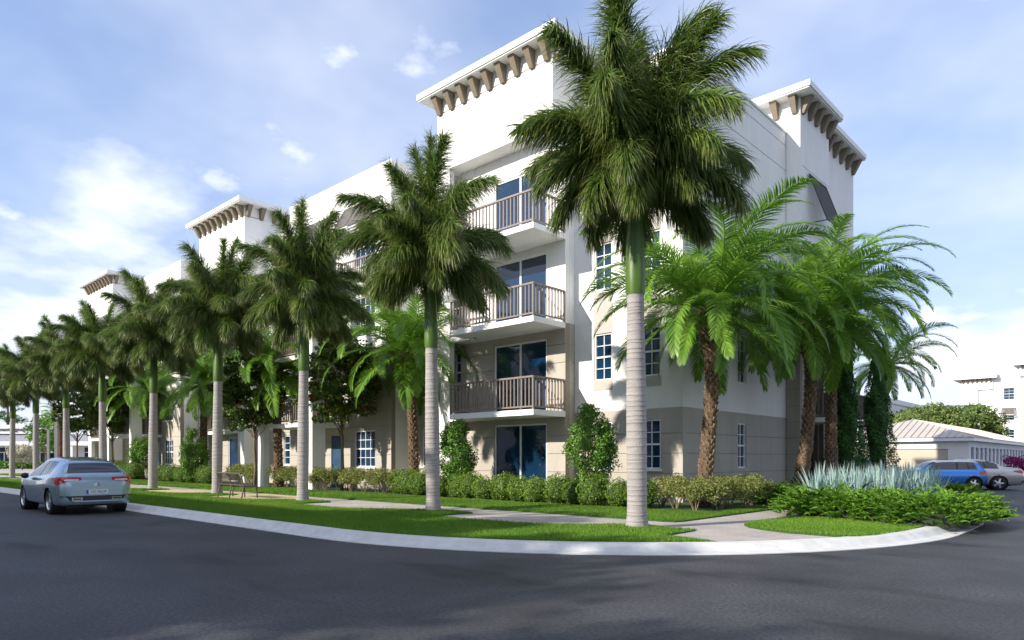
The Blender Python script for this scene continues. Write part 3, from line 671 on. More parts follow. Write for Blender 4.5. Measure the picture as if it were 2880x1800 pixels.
def arch(Ln, e0, bend, n=26, power=1.3, sway=0, rnd=None):
    """rachis in the x-z plane: starts at elevation e0 (deg) and bends down by 'bend' degrees in all"""
    P = [np.zeros(3)]; T = []
    for i in range(n):
        t = (i+.5)/n; e = R(e0-bend*t**power); az = sway*t*t
        d = np.array([math.cos(e)*math.cos(az), math.cos(e)*math.sin(az), math.sin(e)]); T.append(d); P.append(P[-1]+d*Ln/n)
    T.append(T[-1]); return np.array(P), np.array(T)
def along(P, T, t):
    x = t*(len(P)-1); i = np.clip(x.astype(int), 0, len(P)-2); f = (x-i)[:, None]
    return P[i]*(1-f)+P[i+1]*f, T[i]
def rachis_tube(P, r0, r1, n=5):
    mb = MB(); k = len(P); mb.tube([tuple(p) for p in P[::3]], list(np.linspace(r0, r1, len(P[::3]))), n); return mb
def np_tube(P, r0, r1, n=5, uvy=.9, step=3):
    Q = P[::step]; mb = MB(); mb.tube([tuple(p) for p in Q], list(np.linspace(r0, r1, len(Q))), n, cap=False)
    V = np.array(mb.v); F = np.array(mb.f); return V, [F], [], np.c_[np.full(len(V), .1), np.full(len(V), uvy)]
def royal_frond(seed, Ln, e0, bend, n=960, ll=.78):
    rnd = np.random.default_rng(seed); P, T = arch(Ln, e0, bend, sway=rnd.uniform(-.25, .25))
    t = np.sort(rnd.uniform(.10, 1.0, n)); p, tg = along(P, T, t)
    up0 = np.array([0, 0, 1.0]); sd = np.cross(tg, up0); sd /= np.linalg.norm(sd, axis=1, keepdims=True)+1e-6; up = np.cross(sd, tg)
    sgn = rnd.choice([-1, 1], n); ph = rnd.normal(0, 55, n)*np.pi/180
    out = sd*(sgn*np.cos(ph))[:, None]+up*np.sin(ph)[:, None]
    al = np.radians(58-34*t+rnd.normal(0, 8, n))
    D = tg*np.cos(al)[:, None]+out*np.sin(al)[:, None]
    ln = ll*(np.clip(1.15-.62*np.abs(t-.38)*1.5, .35, 1))*rnd.uniform(.75, 1.15, n)
    parts = [strips(p, D, ln, np.full(n, .0100)*rnd.uniform(.7, 1.3, n), 4, rnd.uniform(1.1, 2.8, n), .24, rnd, [.75, 1, .8, .5, 0]), np_tube(P, .03, .006)]
    return join_np('frond', parts)
def date_frond(seed, Ln, e0, bend, n=92, ll=.60, wd=.0165, vee=18):
    rnd = np.random.default_rng(seed); P, T = arch(Ln, e0, bend, power=1.35, sway=rnd.uniform(-.3, .3))
    parts = [np_tube(P, .028, .006)]
    for sg in (-1, 1):
        t = np.linspace(.10, .995, n)+rnd.normal(0, .003, n); t = np.clip(t, .05, 1); p, tg = along(P, T, t)
        sd = np.cross(tg, [0, 0, 1.0]); sd /= np.linalg.norm(sd, axis=1, keepdims=True)+1e-6; up = np.cross(sd, tg)
        v = np.radians(vee)+rnd.normal(0, .08, n); out = sd*(sg*np.cos(v))[:, None]+up*np.sin(v)[:, None]
        al = np.radians(66-34*t+rnd.normal(0, 3, n)); D = tg*np.cos(al)[:, None]+out*np.sin(al)[:, None]
        ln = ll*np.sqrt(np.clip(np.sin(np.pi*np.clip(.12+t*.86, 0, 1)), .08, 1))*rnd.uniform(.93, 1.07, n)
        side = tg-out*(np.sum(tg*out, 1))[:, None]*0+up*.25
        side = side-D*np.sum(side*D, 1, keepdims=True)
        parts.append(strips(p, D, ln, np.full(n, wd), 4, rnd.uniform(.5, 1.0, n), .03, rnd, [.55, 1, .95, .6, 0], side))
    return join_np('frond', parts)
def leaves(name, C, Nrm, size, rnd, spread=.9, asp=.5, uvy=None):
    """one rhombic two-triangle leaf per centre, facing roughly along Nrm"""
    n = len(C); nn = Nrm+spread*rnd.normal(size=(n, 3)); nn /= np.linalg.norm(nn, axis=1, keepdims=True)
    a = np.cross(nn, rnd.normal(size=(n, 3))); a /= np.linalg.norm(a, axis=1, keepdims=True); b = np.cross(nn, a)
    s = (size*rnd.uniform(.65, 1.3, n))[:, None]
    V = np.stack([C-a*s, C-b*s*asp+nn*s*.12, C+a*s, C+b*s*asp+nn*s*.12], 1)
    uy = rnd.uniform(0, 1, n) if uvy is None else np.clip(uvy+rnd.uniform(-.3, .3, n), 0, 1)
    U = np.empty((n, 4, 2)); U[:, 0, 0] = 0; U[:, 1, 0] = U[:, 3, 0] = .5; U[:, 2, 0] = 1; U[:, :, 1] = uy[:, None]
    return V.reshape(-1, 3), [np.arange(n*4).reshape(-1, 4)], [], U.reshape(-1, 2)
def blob_points(rnd, n, c, r, shell=.55):
    d = rnd.normal(size=(n, 3)); d /= np.linalg.norm(d, axis=1, keepdims=True); k = rnd.uniform(shell, 1, n)**.6
    return np.array(c)+d*k[:, None]*np.array(r), d
def clump_crown(name, seed, rx, rz, clumps, per, size, cr, flat=.6, zc=0, gap=.12, asp=.5, egg=0):
    """crown of leaf clumps spread through an uneven ellipsoid (gaps between them)"""
    rnd = np.random.default_rng(seed); parts = []
    for i in range(clumps):
        d = rnd.normal(size=3); d /= np.linalg.norm(d); k = rnd.uniform(.25, 1)**.5*rnd.uniform(.82, 1.08)
        z = d[2]*k; w = rx*(1-egg*z); c = np.array([d[0]*k*w, d[1]*k*w, zc+z*rz]); q = cr*rnd.uniform(.65, 1.25)
        p, nr = blob_points(rnd, per, c, (q, q, q*flat)); parts.append(leaves(name, p, nr*.5+d*.5+np.array([0, 0, .4]), np.full(per, size), rnd, asp=asp))
    return join_np(name, parts)

# ---- royal palms along the street
RF = {}
for key, (Ln, e0, bend) in dict(spear=(2.9, 88, 10), upright=(2.8, 77, 34), high=(2.7, 60, 62), mid=(2.35, 36, 66), low=(2.1, 8, 60), hang=(1.7, -12, 50)).items():
    RF[key] = [royal_frond(100+hash_ if False else sum(map(ord, key))*7+s, Ln*(1-.05*s), e0-4*s, bend+5*s, ll=.68 if key == 'spear' else .88) for s in range(2)]
for k in RF:
    for me in RF[k]: me.materials.append(M['palm_leaf'])
def royal_trunk():
    mb = MB(); prof = []; z = 0; rnd = random.Random(3)
    h = 4.42
    while z < h:
        t = z/h; r = .178+.022*math.sin(math.pi*min(1, t*1.15))*1.0+.05*math.exp(-z/.16)-.018*t
        q = rnd.uniform(.3, 1); prof += [(r-.004*q, z), (r+.002*q, z+.010), (r+.001, z+.03)]; z += rnd.uniform(.05, .16)
    prof.append((.165, h)); return mb.lathe(prof, 20).mesh('trunk', True)
_rt = royal_trunk(); _rt.materials.append(M['palm_trunk']); _rt.materials.append(M['palm_ring'])
_shaft = MB().lathe([(.170, 4.40), (.186, 4.5), (.190, 4.75), (.178, 5.2), (.150, 5.7), (.122, 6.2), (.115, 6.7), (.10, 7.05)], 18).mesh('crownshaft', True); _shaft.materials.append(M['shaft'])
for i, p in enumerate(_rt.polygons):
    if (i//20) % 3 == 0: p.material_index = 1
def royal_palm(x, y, label, seed, scl=1.0):
    rnd = random.Random(seed); t = thing('royal_palm', label, 'palm tree', (x, y, .12), rnd.uniform(0, 6.28), 'royal palms along the street verge', scl*rnd.uniform(.95, 1.0)); t.rotation_euler[0] = rnd.uniform(-.018, .018); t.rotation_euler[1] = rnd.uniform(-.018, .018)
    put('trunk', _rt, None, t); put('crownshaft', _shaft, None, t)
    tiers = [('spear', 2, 7.05), ('upright', 5, 7.0), ('high', 6, 6.95), ('mid', 7, 6.88), ('low', 7, 6.8), ('hang', 6, 6.72)]
    for key, n, z in tiers:
        a0 = rnd.uniform(0, 6.28)
        for i in range(n):
            a = a0+2*math.pi*(i+rnd.uniform(-.28, .28))/n; s = rnd.uniform(.86, 1.08)
            put('frond', RF[key][i % 2], None, t, (.06*math.cos(a), .06*math.sin(a), z+rnd.uniform(-.06, .06)), (rnd.uniform(-.25, .25), rnd.uniform(-.13, .13), a), (s, s, s))
    return t
LAB = ['nearest and tallest royal palm, on the verge at the street corner', 'second royal palm from the corner, in front of the near balconies', 'third royal palm from the corner, on the grass just right of the bench',
       'fourth royal palm from the corner, standing at the left end of the bench', 'fifth royal palm from the corner, just right of the parked hatchback', 'sixth royal palm from the corner, rising behind the parked hatchback roof',
       'seventh royal palm from the corner, behind the hatchback beside the tall lamp arm', 'eighth royal palm from the corner, left of the two street lamps', 'leftmost royal palm, in front of the lettered shop front']
for i, lb in enumerate(LAB): royal_palm(PALM_X[i], PALM_Y, lb, 40+i, 1.0 if i else 1.05)

# ---- date palms
DF = {}
for key, (Ln, e0, bend) in dict(up=(4.8, 84, 112), high=(4.6, 71, 122), mid=(4.2, 50, 116), low=(3.7, 20, 96), hang=(3.0, -16, 62)).items():
    DF[key] = [date_frond(sum(map(ord, key))*11+s, Ln*(1-.06*s), e0-5*s, bend+6*s) for s in range(2)]
    for me in DF[key]: me.materials.append(M['date_leaf'])
def scaly_trunk(seed, h, r0, r1, lean, rb=.30):
    """curved trunk, wrapped in rows of cut leaf bases, swelling below the crown"""
    rnd = random.Random(seed); mb = MB(); n = 24; pts = []; rad = []
    for i in range(n+1):
        t = i/n; x = lean[0]*(t**.8)+.10*math.sin(t*4+seed); y = lean[1]*(t**.8)+.05*math.cos(t*4+seed); pts.append((x, y, h*t))
        rad.append(r0*(1-t)+r1*t+(rb-r1)*max(0, (t-.74)/.26)**.6*(1 if t < .97 else .7)+.06*math.exp(-t*14))
    mb.tube(pts, rad, 12); bt = MB()
    rows = int(h/.105)
    for k in range(rows):
        t = (k+.5)/rows; x = np.interp(t*n, range(n+1), [p[0] for p in pts]); y = np.interp(t*n, range(n+1), [p[1] for p in pts]); r = np.interp(t*n, range(n+1), rad)
        m = 7 if t < .8 else 9
        for j in range(m):
            a = 2*math.pi*(j+.5*(k % 2))/m+rnd.uniform(-.15, .15); ca, sa = math.cos(a), math.sin(a); w = r*2.6/m*rnd.uniform(.6, 1); o = rnd.uniform(.02, .06)*(1.7 if t > .8 else 1); z = h*t+rnd.uniform(-.03, .03)
            c = Vector((x+ca*r, y+sa*r, z)); tv = Vector((-sa, ca, 0)); nv = Vector((ca, sa, 0)); hh = rnd.uniform(.07, .12)
            q0 = [c-tv*w-nv*.03+Vector((0,0,-hh)), c+tv*w-nv*.03+Vector((0,0,-hh)), c+tv*w*.5+nv*o+Vector((0,0,hh*.7)), c-tv*w*.5+nv*o+Vector((0,0,hh*.7))]
            q1 = [c-tv*w*.4-nv*.03+Vector((0,0,hh)), c+tv*w*.4-nv*.03+Vector((0,0,hh))]
            b = len(bt.v); bt.v += [tuple(v) for v in q0+q1]; bt.f += [(b, b+1, b+2, b+3), (b+3, b+2, b+5, b+4), (b, b+3, b+4), (b+1, b+5, b+2)]
    return mb.mesh('trunk', True), bt.mesh('leaf_bases'), pts[-1]
def date_palm(name, label, x, y, h, lean, seed, nf=(8, 14, 15, 13, 11), scl=1.0, r0=.20, r1=.15, rb=.31, dark=False, boots='date_boot', trunk='date_trunk', fs=1.0):
    rnd = random.Random(seed); t = thing(name, label, 'palm tree', (x, y, .12), 0, None, scl)
    tm, bm_, top = scaly_trunk(seed, h, r0, r1, lean, rb); put('trunk', tm, trunk, t); b = put('leaf_bases', bm_, boots, t); b['kind'] = 'stuff'
    for (key, n) in zip(('up', 'high', 'mid', 'low', 'hang'), nf):
        a0 = rnd.uniform(0, 6.28)
        for i in range(n):
            a = a0+2*math.pi*(i+rnd.uniform(-.3, .3))/max(n, 1); s = fs*rnd.uniform(.85, 1.1)
            put('frond', DF[key][i % 2], None, t, (top[0]+.1*math.cos(a), top[1]+.1*math.sin(a), top[2]-.05), (rnd.uniform(-.45, .45), rnd.uniform(-.12, .12), a), (s, s, s))
    return t
date_palm('date_palm', 'feathery date palm with a slightly curved trunk, beside the corner of the building', 5.55, .05, 5.6, (-.05, .30), 5)
date_palm('date_palm', 'leaning date palm at the bend of the brick path, left of the pair', 6.55, 4.1, 5.8, (.15, 1.05), 6, fs=.97)
date_palm('date_palm', 'leaning date palm behind the blue green bed, right one of the leaning pair', 6.35, 7.4, 6.8, (.0, 1.2), 8, fs=.97)
date_palm('date_palm', 'date palm with a low crown hanging out beyond the cypress trees', 4.95, 19.3, 6.0, (.2, .2), 9, nf=(2, 4, 8, 10, 9), fs=.8)
date_palm('date_palm', 'dark trunked date palm against the shaded wall left of the near balconies', -6.9, -.35, 5.6, (-.35, .0), 12)
date_palm('date_palm', 'date palm with bright fronds between the fourth and third royal palms', -15.9, -3.0+1.6, 5.5, (.1, .0), 13)
date_palm('date_palm', 'date palm with bright fronds behind the fourth royal palm', -24.6, -1.2, 5.6, (.1, .1), 14)
date_palm('date_palm', 'far date palm whose bright fronds show behind the sixth royal palm', -34.8, -1.0, 5.9, (.1, .1), 15)

# ---- shade trees with red fruit
def branchy(seed, h, spread, r, nl=9):
    rnd = random.Random(seed); mb = MB(); mb.tube([(0, 0, 0), (.03, .02, h*.35), (-.02, .03, h*.7), (0, 0, h)], [r*1.2, r, r*.85, r*.7], 8)
    for i in range(nl):
        a = 2*math.pi*i/nl+rnd.uniform(-.3, .3); l = spread*rnd.uniform(.6, 1); z = h*rnd.uniform(.75, 1); up = rnd.uniform(.7, 1.5)
        mb.tube([(0, 0, z), (l*.4*math.cos(a), l*.4*math.sin(a), z+up*.5*l), (l*math.cos(a), l*math.sin(a), z+up*l)], [r*.5, r*.35, r*.1], 5)
    return mb.mesh('trunk', True)
def berries(seed, rx, rz, zc, n):
    rnd = random.Random(seed); mb = MB()
    for i in range(n):
        a = rnd.uniform(0, 6.28); zf = rnd.uniform(-.85, .1); k = math.sqrt(1-zf*zf)*rnd.uniform(.8, 1.02); c = (rx*k*math.cos(a), rx*k*math.sin(a), zc+zf*rz); r = rnd.uniform(.03, .05)
        b = len(mb.v); mb.v += [(c[0]+r,c[1],c[2]),(c[0]-r,c[1],c[2]),(c[0],c[1]+r,c[2]),(c[0],c[1]-r,c[2]),(c[0],c[1],c[2]+r),(c[0],c[1],c[2]-r)]
        mb.f += [(b+i_, b+j_, b+k_) for i_, j_, k_ in ((0,2,4),(2,1,4),(1,3,4),(3,0,4),(2,0,5),(1,2,5),(3,1,5),(0,3,5))]
    return mb.mesh('fruit', True)
_tc = [clump_crown('crown', 31+i, 1.65, 1.75, 95, 120, .085, .42, .5, 4.35, egg=.10) for i in range(2)]; _tt = [branchy(51+i, 2.75, 1.0, .065) for i in range(2)]; _tb = [berries(71+i, 1.75, 1.7, 4.3, 60) for i in range(2)]
for m_ in _tc: m_.materials.append(M['tree_leaf'])
for m_ in _tt: m_.materials.append(M['bark'])
for m_ in _tb: m_.materials.append(M['berry'])
def shade_tree(x, y, label, i, s=1.0, rz=0, sz=1.0):
    t = thing('shade_tree', label, 'tree', (x, y, .12), rz, 'small shade trees with red fruit', s); t.scale = (s, s, s*sz)
    put('crown', _tc[i % 2], None, t); put('trunk', _tt[i % 2], None, t); b = put('fruit', _tb[i % 2], None, t); b['kind'] = 'stuff'
shade_tree(-10.1, -1.6, 'dark round crowned tree with red fruit, right of the third royal palm', 0, 1.08)
shade_tree(-16.3, -2.3, 'dark round crowned tree with red fruit, between the third and fourth royal palms', 1, 1.03, 1.0)
shade_tree(-36.4, -2.2, 'dark round crowned tree with red fruit, just left of the fifth royal palm', 0, 1.06, 2.0, 1.08)
shade_tree(-44.2, -2.2, 'dark round crowned tree with red fruit, left of the sixth royal palm', 1, 1.1, 3.0, 1.08)

# ---- hedges and bushes
def box_ball(seed):
    rnd = np.random.default_rng(seed); n = 2600; d = rnd.normal(size=(n, 3)); d /= np.linalg.norm(d, axis=1, keepdims=True)
    lump = 1+.10*np.sin(d[:, 0]*6+seed)*np.cos(d[:, 1]*7)+.09*np.sin(d[:, 2]*9+d[:, 0]*5)+rnd.normal(0, .035, n)
    C = d*lump[:, None]*np.array([.44, .44, .42]); C[:, 2] += .40; k = C[:, 2] > .0
    parts = [leaves('foliage', C[k], d[k], np.full(k.sum(), .024), rnd, .7, .55, uvy=.35+.35*d[k][:, 2]*0+.3*np.sin(d[k][:, 0]*8)*np.sin(d[k][:, 2]*8))]
    me = join_np('foliage', parts); me.materials.append(M['box_leaf']); return me
_bb = [box_ball(i) for i in range(3)]
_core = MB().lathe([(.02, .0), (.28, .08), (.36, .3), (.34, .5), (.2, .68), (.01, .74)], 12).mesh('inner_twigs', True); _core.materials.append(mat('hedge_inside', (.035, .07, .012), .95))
def boxwood(x, y, label, i, s=1.0):
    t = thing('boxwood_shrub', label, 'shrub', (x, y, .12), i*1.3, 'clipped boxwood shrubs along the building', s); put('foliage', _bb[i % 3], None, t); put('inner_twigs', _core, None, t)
bx = np.linspace(4.55, -3.6, 12)
for i, x in enumerate(bx): boxwood(x, -1.75+.12*math.sin(i*2.1), f'{ORD[i]} round clipped boxwood from the right, in the row below the near balconies', i, 1.0+.10*math.sin(i*3.7))
for i, (x, y) in enumerate(((-5.0, -1.5), (-5.85, -1.35), (-6.6, -1.2))): boxwood(x, y, f'{ORD[i]} boxwood left of the second royal palm trunk, below the pale shrubs', i+1, 1.12)
for i in range(9): boxwood(-22.2-i*.95, -1.9+.1*math.sin(i*1.9), f'{ORD[i]} boxwood from the right, in the low row behind the fifth royal palm', i, 1.15+.1*math.sin(i*2.7))
for i in range(5): boxwood(-33.2-i*1.05, -1.9, f'{ORD[i]} boxwood from the right, in the far row behind the hatchback', i, 1.3)
def shrub(seed, h=.98, w=.62, n=2300):
    rnd = np.random.default_rng(seed); parts = []
    for i in range(20):
        a = rnd.uniform(0, 6.28); k = math.sqrt(rnd.uniform(0, 1)); c = (w*.78*k*math.cos(a), w*.78*k*math.sin(a), h*(.40+.48*rnd.uniform(0, 1)*(1-.35*k)))
        p, nr = blob_points(rnd, n//20, c, (.21, .21, .17), .1); parts.append(leaves('foliage', p, nr*.6+np.array([0, 0, .6]), np.full(len(p), .030), rnd, .8, .5))
    me = join_np('foliage', parts); me.materials.append(M['shrub_leaf'])
    mb = MB(); r2 = random.Random(seed)
    for i in range(6):
        a = r2.uniform(0, 6.28); l = w*.7; mb.tube([(.04*math.cos(a), .04*math.sin(a), 0), (l*.4*math.cos(a), l*.4*math.sin(a), h*.3), (l*math.cos(a), l*math.sin(a), h*.7)], [.016, .012, .005], 5)
    sm = mb.mesh('stems'); sm.materials.append(M['bark']); return me, sm
_sh = [shrub(200+i) for i in range(3)]
def viburnum(x, y, label, i, s=1.0):
    t = thing('leafy_shrub', label, 'shrub', (x, y, .12), i*1.7, 'pale green leafy shrubs along the building', s); put('foliage', _sh[i % 3][0], None, t); o = put('stems', _sh[i % 3][1], None, t); o['kind'] = 'stuff'
corner = [(4.75, -1.0), (5.45, -1.45), (6.1, -1.6), (6.45, -.95), (6.3, -.15), (6.45, .65), (6.25, 1.45), (5.6, -.55), (5.5, .9)]
for i, (x, y) in enumerate(corner): viburnum(x, y, f'{ORD[i]} pale leafy shrub from the left, in the clump at the building corner', i, 1.0+.08*math.sin(i*2.3))
for i, x in enumerate(np.linspace(-7.2, -11.9, 8)): viburnum(x, -1.55+.15*math.sin(i*1.7), f'{ORD[i]} pale leafy shrub from the right, below the double window', i, 1.12)
for i, x in enumerate((-13.6, -14.3, -15.0, -15.7)): viburnum(x, -1.3, f'{ORD[i]} pale leafy shrub from the right, between the two white balcony piers', i+1, 1.15)
for i, x in enumerate((-17.8, -18.6, -19.4, -20.2)): viburnum(x, -1.3, f'{ORD[i]} pale leafy shrub from the right, above the bench back', i, 1.25)
for i, x in enumerate((-38.6, -39.8, -41.0)): viburnum(x, -1.6, f'{ORD[i]} pale leafy shrub from the right, behind the hatchback roof', i, 1.5)
def upright_bush(seed, h, w, n=11000, size=.044):
    rnd = np.random.default_rng(seed); parts = []; K = 60
    for i in range(K):
        t = rnd.uniform(.12, 1); prof = (math.sin(math.pi*min(1, t*.74+.16)))**.75; a = rnd.uniform(0, 6.28); k = w*prof*math.sqrt(rnd.uniform(.35, 1))*.86; c = (k*math.cos(a), k*math.sin(a), h*(.10+t*.82))
        p, nr = blob_points(rnd, n//K, c, (.25, .25, .27), .2); parts.append(leaves('foliage', p, nr*.6+np.array([math.cos(a)*.4, math.sin(a)*.4, .3]), np.full(len(p), size), rnd, .7, .45))
    for i in range(18):                         # stray shoots
        a = rnd.uniform(0, 6.28); z = h*rnd.uniform(.3, .98); k = w*rnd.uniform(.9, 1.12) if z < h*.8 else w*.45
        p, nr = blob_points(rnd, 16, (k*math.cos(a), k*math.sin(a), z+.05), (.13, .13, .15), 0); parts.append(leaves('foliage', p, nr, np.full(16, size), rnd, .8, .42))
    me = join_np('foliage', parts); me.materials.append(M['bush_leaf'])
    mb = MB(); r2 = random.Random(seed)
    for i in range(7):
        a = 6.28*i/7; l = w*r2.uniform(.3, .8); mb.tube([(.05*math.cos(a), .05*math.sin(a), 0), (l*.5*math.cos(a), l*.5*math.sin(a), h*.35), (l*math.cos(a), l*math.sin(a), h*.85)], [.022, .016, .005], 5)
    sm = mb.mesh('stems'); sm.materials.append(M['bark']); return me, sm
def bush(x, y, label, seed, h, w, n=11000, size=.044):
    t = thing('upright_bush', label, 'bush', (x, y, .12), 0, 'tall bright green bushes by the wall'); f, s = upright_bush(seed, h, w, n, size); put('foliage', f, None, t); o = put('stems', s, None, t); o['kind'] = 'stuff'
bush(2.37, -1.0, 'tall bright green bush right of the near sliding doors', 301, 3.05, .78, 13000)
bush(-3.55, -1.1, 'tall bright green bush left of the near sliding doors, beside the second royal palm', 302, 2.85, .66)
bush(-24.0, -1.9, 'tall bright green bush beside the fourth royal palm trunk', 303, 3.05, .75, 8000, .055)
bush(-33.8, -1.3, 'tall bright green bush half hidden by the fifth royal palm trunk', 304, 2.9, .8, 7000, .06)

# ---- juniper bed, blue green blades, cypresses
def juniper(seed, w=1.0, h=.66, sprays=150):
    rnd = np.random.default_rng(seed); parts = []
    for i in range(sprays):
        a = rnd.uniform(0, 6.28); k = math.sqrt(rnd.uniform(0, 1)); x, y = .72*w*k*math.cos(a), .72*w*k*math.sin(a); z = h*(.06+.66*(1-k*k))*rnd.uniform(.6, 1.15)
        Ln = rnd.uniform(.30, .50); P, T = arch(Ln, rnd.uniform(15, 50), rnd.uniform(10, 55), 12); aa = a+rnd.normal(0, .6); ca, sa = math.cos(aa), math.sin(aa)
        n = 42; t = rnd.uniform(.1, 1, n); p, tg = along(P, T, t); Rm = np.array([[ca, -sa, 0], [sa, ca, 0], [0, 0, 1]]); p = p@Rm.T+np.array([x, y, z]); tg = tg@Rm.T
        sd = np.cross(tg, [0, 0, 1.0]); D = tg*.8+sd*(rnd.choice([-1, 1], n)*rnd.uniform(.3, .9, n))[:, None]+np.array([0, 0, 1])*rnd.uniform(-.1, .45, n)[:, None]
        parts.append(strips(p, D, (.13*(1.15-t))*rnd.uniform(.7, 1.2, n)+.02, np.full(n, .0085), 2, np.full(n, .12), .1, rnd, [.8, 1, 0]))
    me = join_np('foliage', parts); me.materials.append(M['juniper']); return me
_ju = [juniper(400+i) for i in range(3)]
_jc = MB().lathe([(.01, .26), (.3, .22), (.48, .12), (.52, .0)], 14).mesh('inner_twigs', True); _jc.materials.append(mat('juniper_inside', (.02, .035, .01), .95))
JP = []
for i in range(5): JP.append((8.75+i*.66, -.95-.17*i))
for i in range(5): JP.append((8.55+i*.72, .05-.12*i))
JP += [(11.6, -.75), (11.55, .3), (11.45, 1.3), (8.5, 1.0), (9.3, .8), (10.2, .8)]
for i, (x, y) in enumerate(JP):
    row = 'front row' if i < 5 else ('second row' if i < 10 else 'rim at the kerb and back')
    j = i if i < 5 else (i-5 if i < 10 else i-10)
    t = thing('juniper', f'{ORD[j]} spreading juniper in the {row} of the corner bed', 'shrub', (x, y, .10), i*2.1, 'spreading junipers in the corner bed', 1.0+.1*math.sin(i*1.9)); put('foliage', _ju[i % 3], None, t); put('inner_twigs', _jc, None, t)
for i, (x, y) in enumerate(((10.1, 8.6), (9.8, 9.7), (9.6, 10.8))):
    t = thing('juniper', f'{ORD[i]} dark juniper behind the blue blades, beside the blue car', 'shrub', (x, y, .10), i*2.0, 'spreading junipers in the corner bed', .85); put('foliage', _ju[i % 3], None, t); put('inner_twigs', _jc, None, t)
for i, (x, y) in enumerate(((6.5, 2.6), (6.7, 3.4), (6.6, 5.3), (6.9, 6.2), (7.2, 7.4))):
    t = thing('juniper', f'{ORD[i]} juniper at the foot of the leaning date palms', 'shrub', (x, y, .10), i*2.0, 'spreading junipers in the corner bed', 1.05); put('foliage', _ju[i % 3], None, t); put('inner_twigs', _jc, None, t)
def blades(seed, n=70, h=1.12):
    rnd = np.random.default_rng(seed); a = rnd.uniform(0, 6.28, n); til = np.abs(rnd.normal(0, .36, n)); r = rnd.uniform(0, .10, n)
    P = np.c_[r*np.cos(a), r*np.sin(a), np.zeros(n)]; D = np.c_[np.sin(til)*np.cos(a), np.sin(til)*np.sin(a), np.cos(til)]
    side = np.c_[-np.sin(a), np.cos(a), np.zeros(n)]+.3*rnd.normal(size=(n, 3))
    me = join_np('blades', [strips(P, D, h*rnd.uniform(.7, 1.12, n), rnd.uniform(.017, .026, n), 5, rnd.uniform(.05, .5, n), .05, rnd, [.7, 1, 1, .85, .5, 0], side)]); me.materials.append(M['agave']); return me
_bl = [blades(500+i) for i in range(4)]
rndA = random.Random(9); k = 0
for r_, (y0, n_) in enumerate(((1.75, 7), (2.5, 6), (3.2, 5), (3.9, 5))):
    for i in range(n_):
        x = 8.05+i*.40+.12*r_+rndA.uniform(-.1, .1); y = y0+(i*.30)+rndA.uniform(-.12, .12)
        t = thing('flax_plant', f'{ORD[i]} tuft of stiff blue green blades in the {ORD[r_]} row behind the junipers', 'plant', (x, y, .13), rndA.uniform(0, 6), 'blue green bladed plants in the corner bed', rndA.uniform(.92, 1.1)); put('blades', _bl[k % 4], None, t); k += 1
def cypress(label, x, y, h, w, seed):
    rnd = np.random.default_rng(seed); n = 14000; t = rnd.uniform(0, 1, n)**1.1; a = rnd.uniform(0, 6.28, n)
    prof = w*np.power(np.clip(1-t, 0, 1), .62)*np.clip(t*7+.65, 0, 1); lum = 1+.10*np.sin(a*5+t*23)+.09*np.sin(a*3-t*41+seed)
    r = prof*lum*rnd.uniform(.82, 1.06, n); C = np.c_[r*np.cos(a), r*np.sin(a), .1+t*h]; nr = np.c_[np.cos(a), np.sin(a), np.full(n, .8)]
    th = thing('cypress_tree', label, 'tree', (x, y, .12), 0, 'dark columnar cypress trees'); me = join_np('crown', [leaves('crown', C, nr, np.full(n, .055), rnd, .6, .4, uvy=.5+.4*np.sin(a*5+t*23))]); me.materials.append(M['cypress']); put('crown', me, None, th)
    put('trunk', MB().tube([(0, 0, -.02), (0, 0, h*.5), (0, 0, h*.96)], [.1, w*.55, .03], 8), 'cypress', th)
cypress('dark columnar cypress half hidden behind the right leaning palm', 5.75, 11.4, 5.4, .85, 1)
cypress('tall dark pointed cypress, rightmost and closest to the garages', 6.0, 14.7, 6.0, .86, 2)
# ------------------------------------------------------------------ bench, lamps
def bench(x, y, rz):
    b = thing('park_bench', 'grey brown slatted metal bench seen from behind, facing the building', 'bench', (x, y, .11), rz)
    w = .92
    for sx in (-w, 0, w):                        # leg frames: back post curving up to the back, front leg
        mb = MB().tube([(sx, -.30, 0), (sx, -.26, .22), (sx, -.22, .42), (sx, -.27, .62), (sx, -.36, .86)], [.024]*5, 6); put('leg', mb.mesh('leg', True), 'bench', b)
        put('leg', MB().tube([(sx, .26, 0), (sx, .24, .42)], .022, 6).mesh('leg', True), 'bench', b)
        put('seat_bearer', MB().box(sx-.018, sx+.018, -.22, .27, .385, .42), 'bench', b)
    for k in range(7): y0 = -.19+k*.067; put('seat_slat', MB().box(-w-.03, w+.03, y0, y0+.05, .421, .445), 'bench', b)
    put('back_rail', MB().tube([(-w-.03, -.365, .87), (0, -.40, .87), (w+.03, -.365, .87)], .026, 6), 'bench', b); put('back_rail', MB().tube([(-w, -.225, .46), (0, -.24, .46), (w, -.225, .46)], .02, 6), 'bench', b)
    for k in range(21):
        sx = -w+.05+k*(2*w-.1)/20; bow = -.035*(1-(sx/w)**2)
        put('back_slat', MB().tube([(sx, -.225+bow*.5, .46), (sx, -.27+bow*.8, .64), (sx, -.365+bow, .865)], .0135, 4), 'bench', b)
bench(-8.9, -6.65, 0)
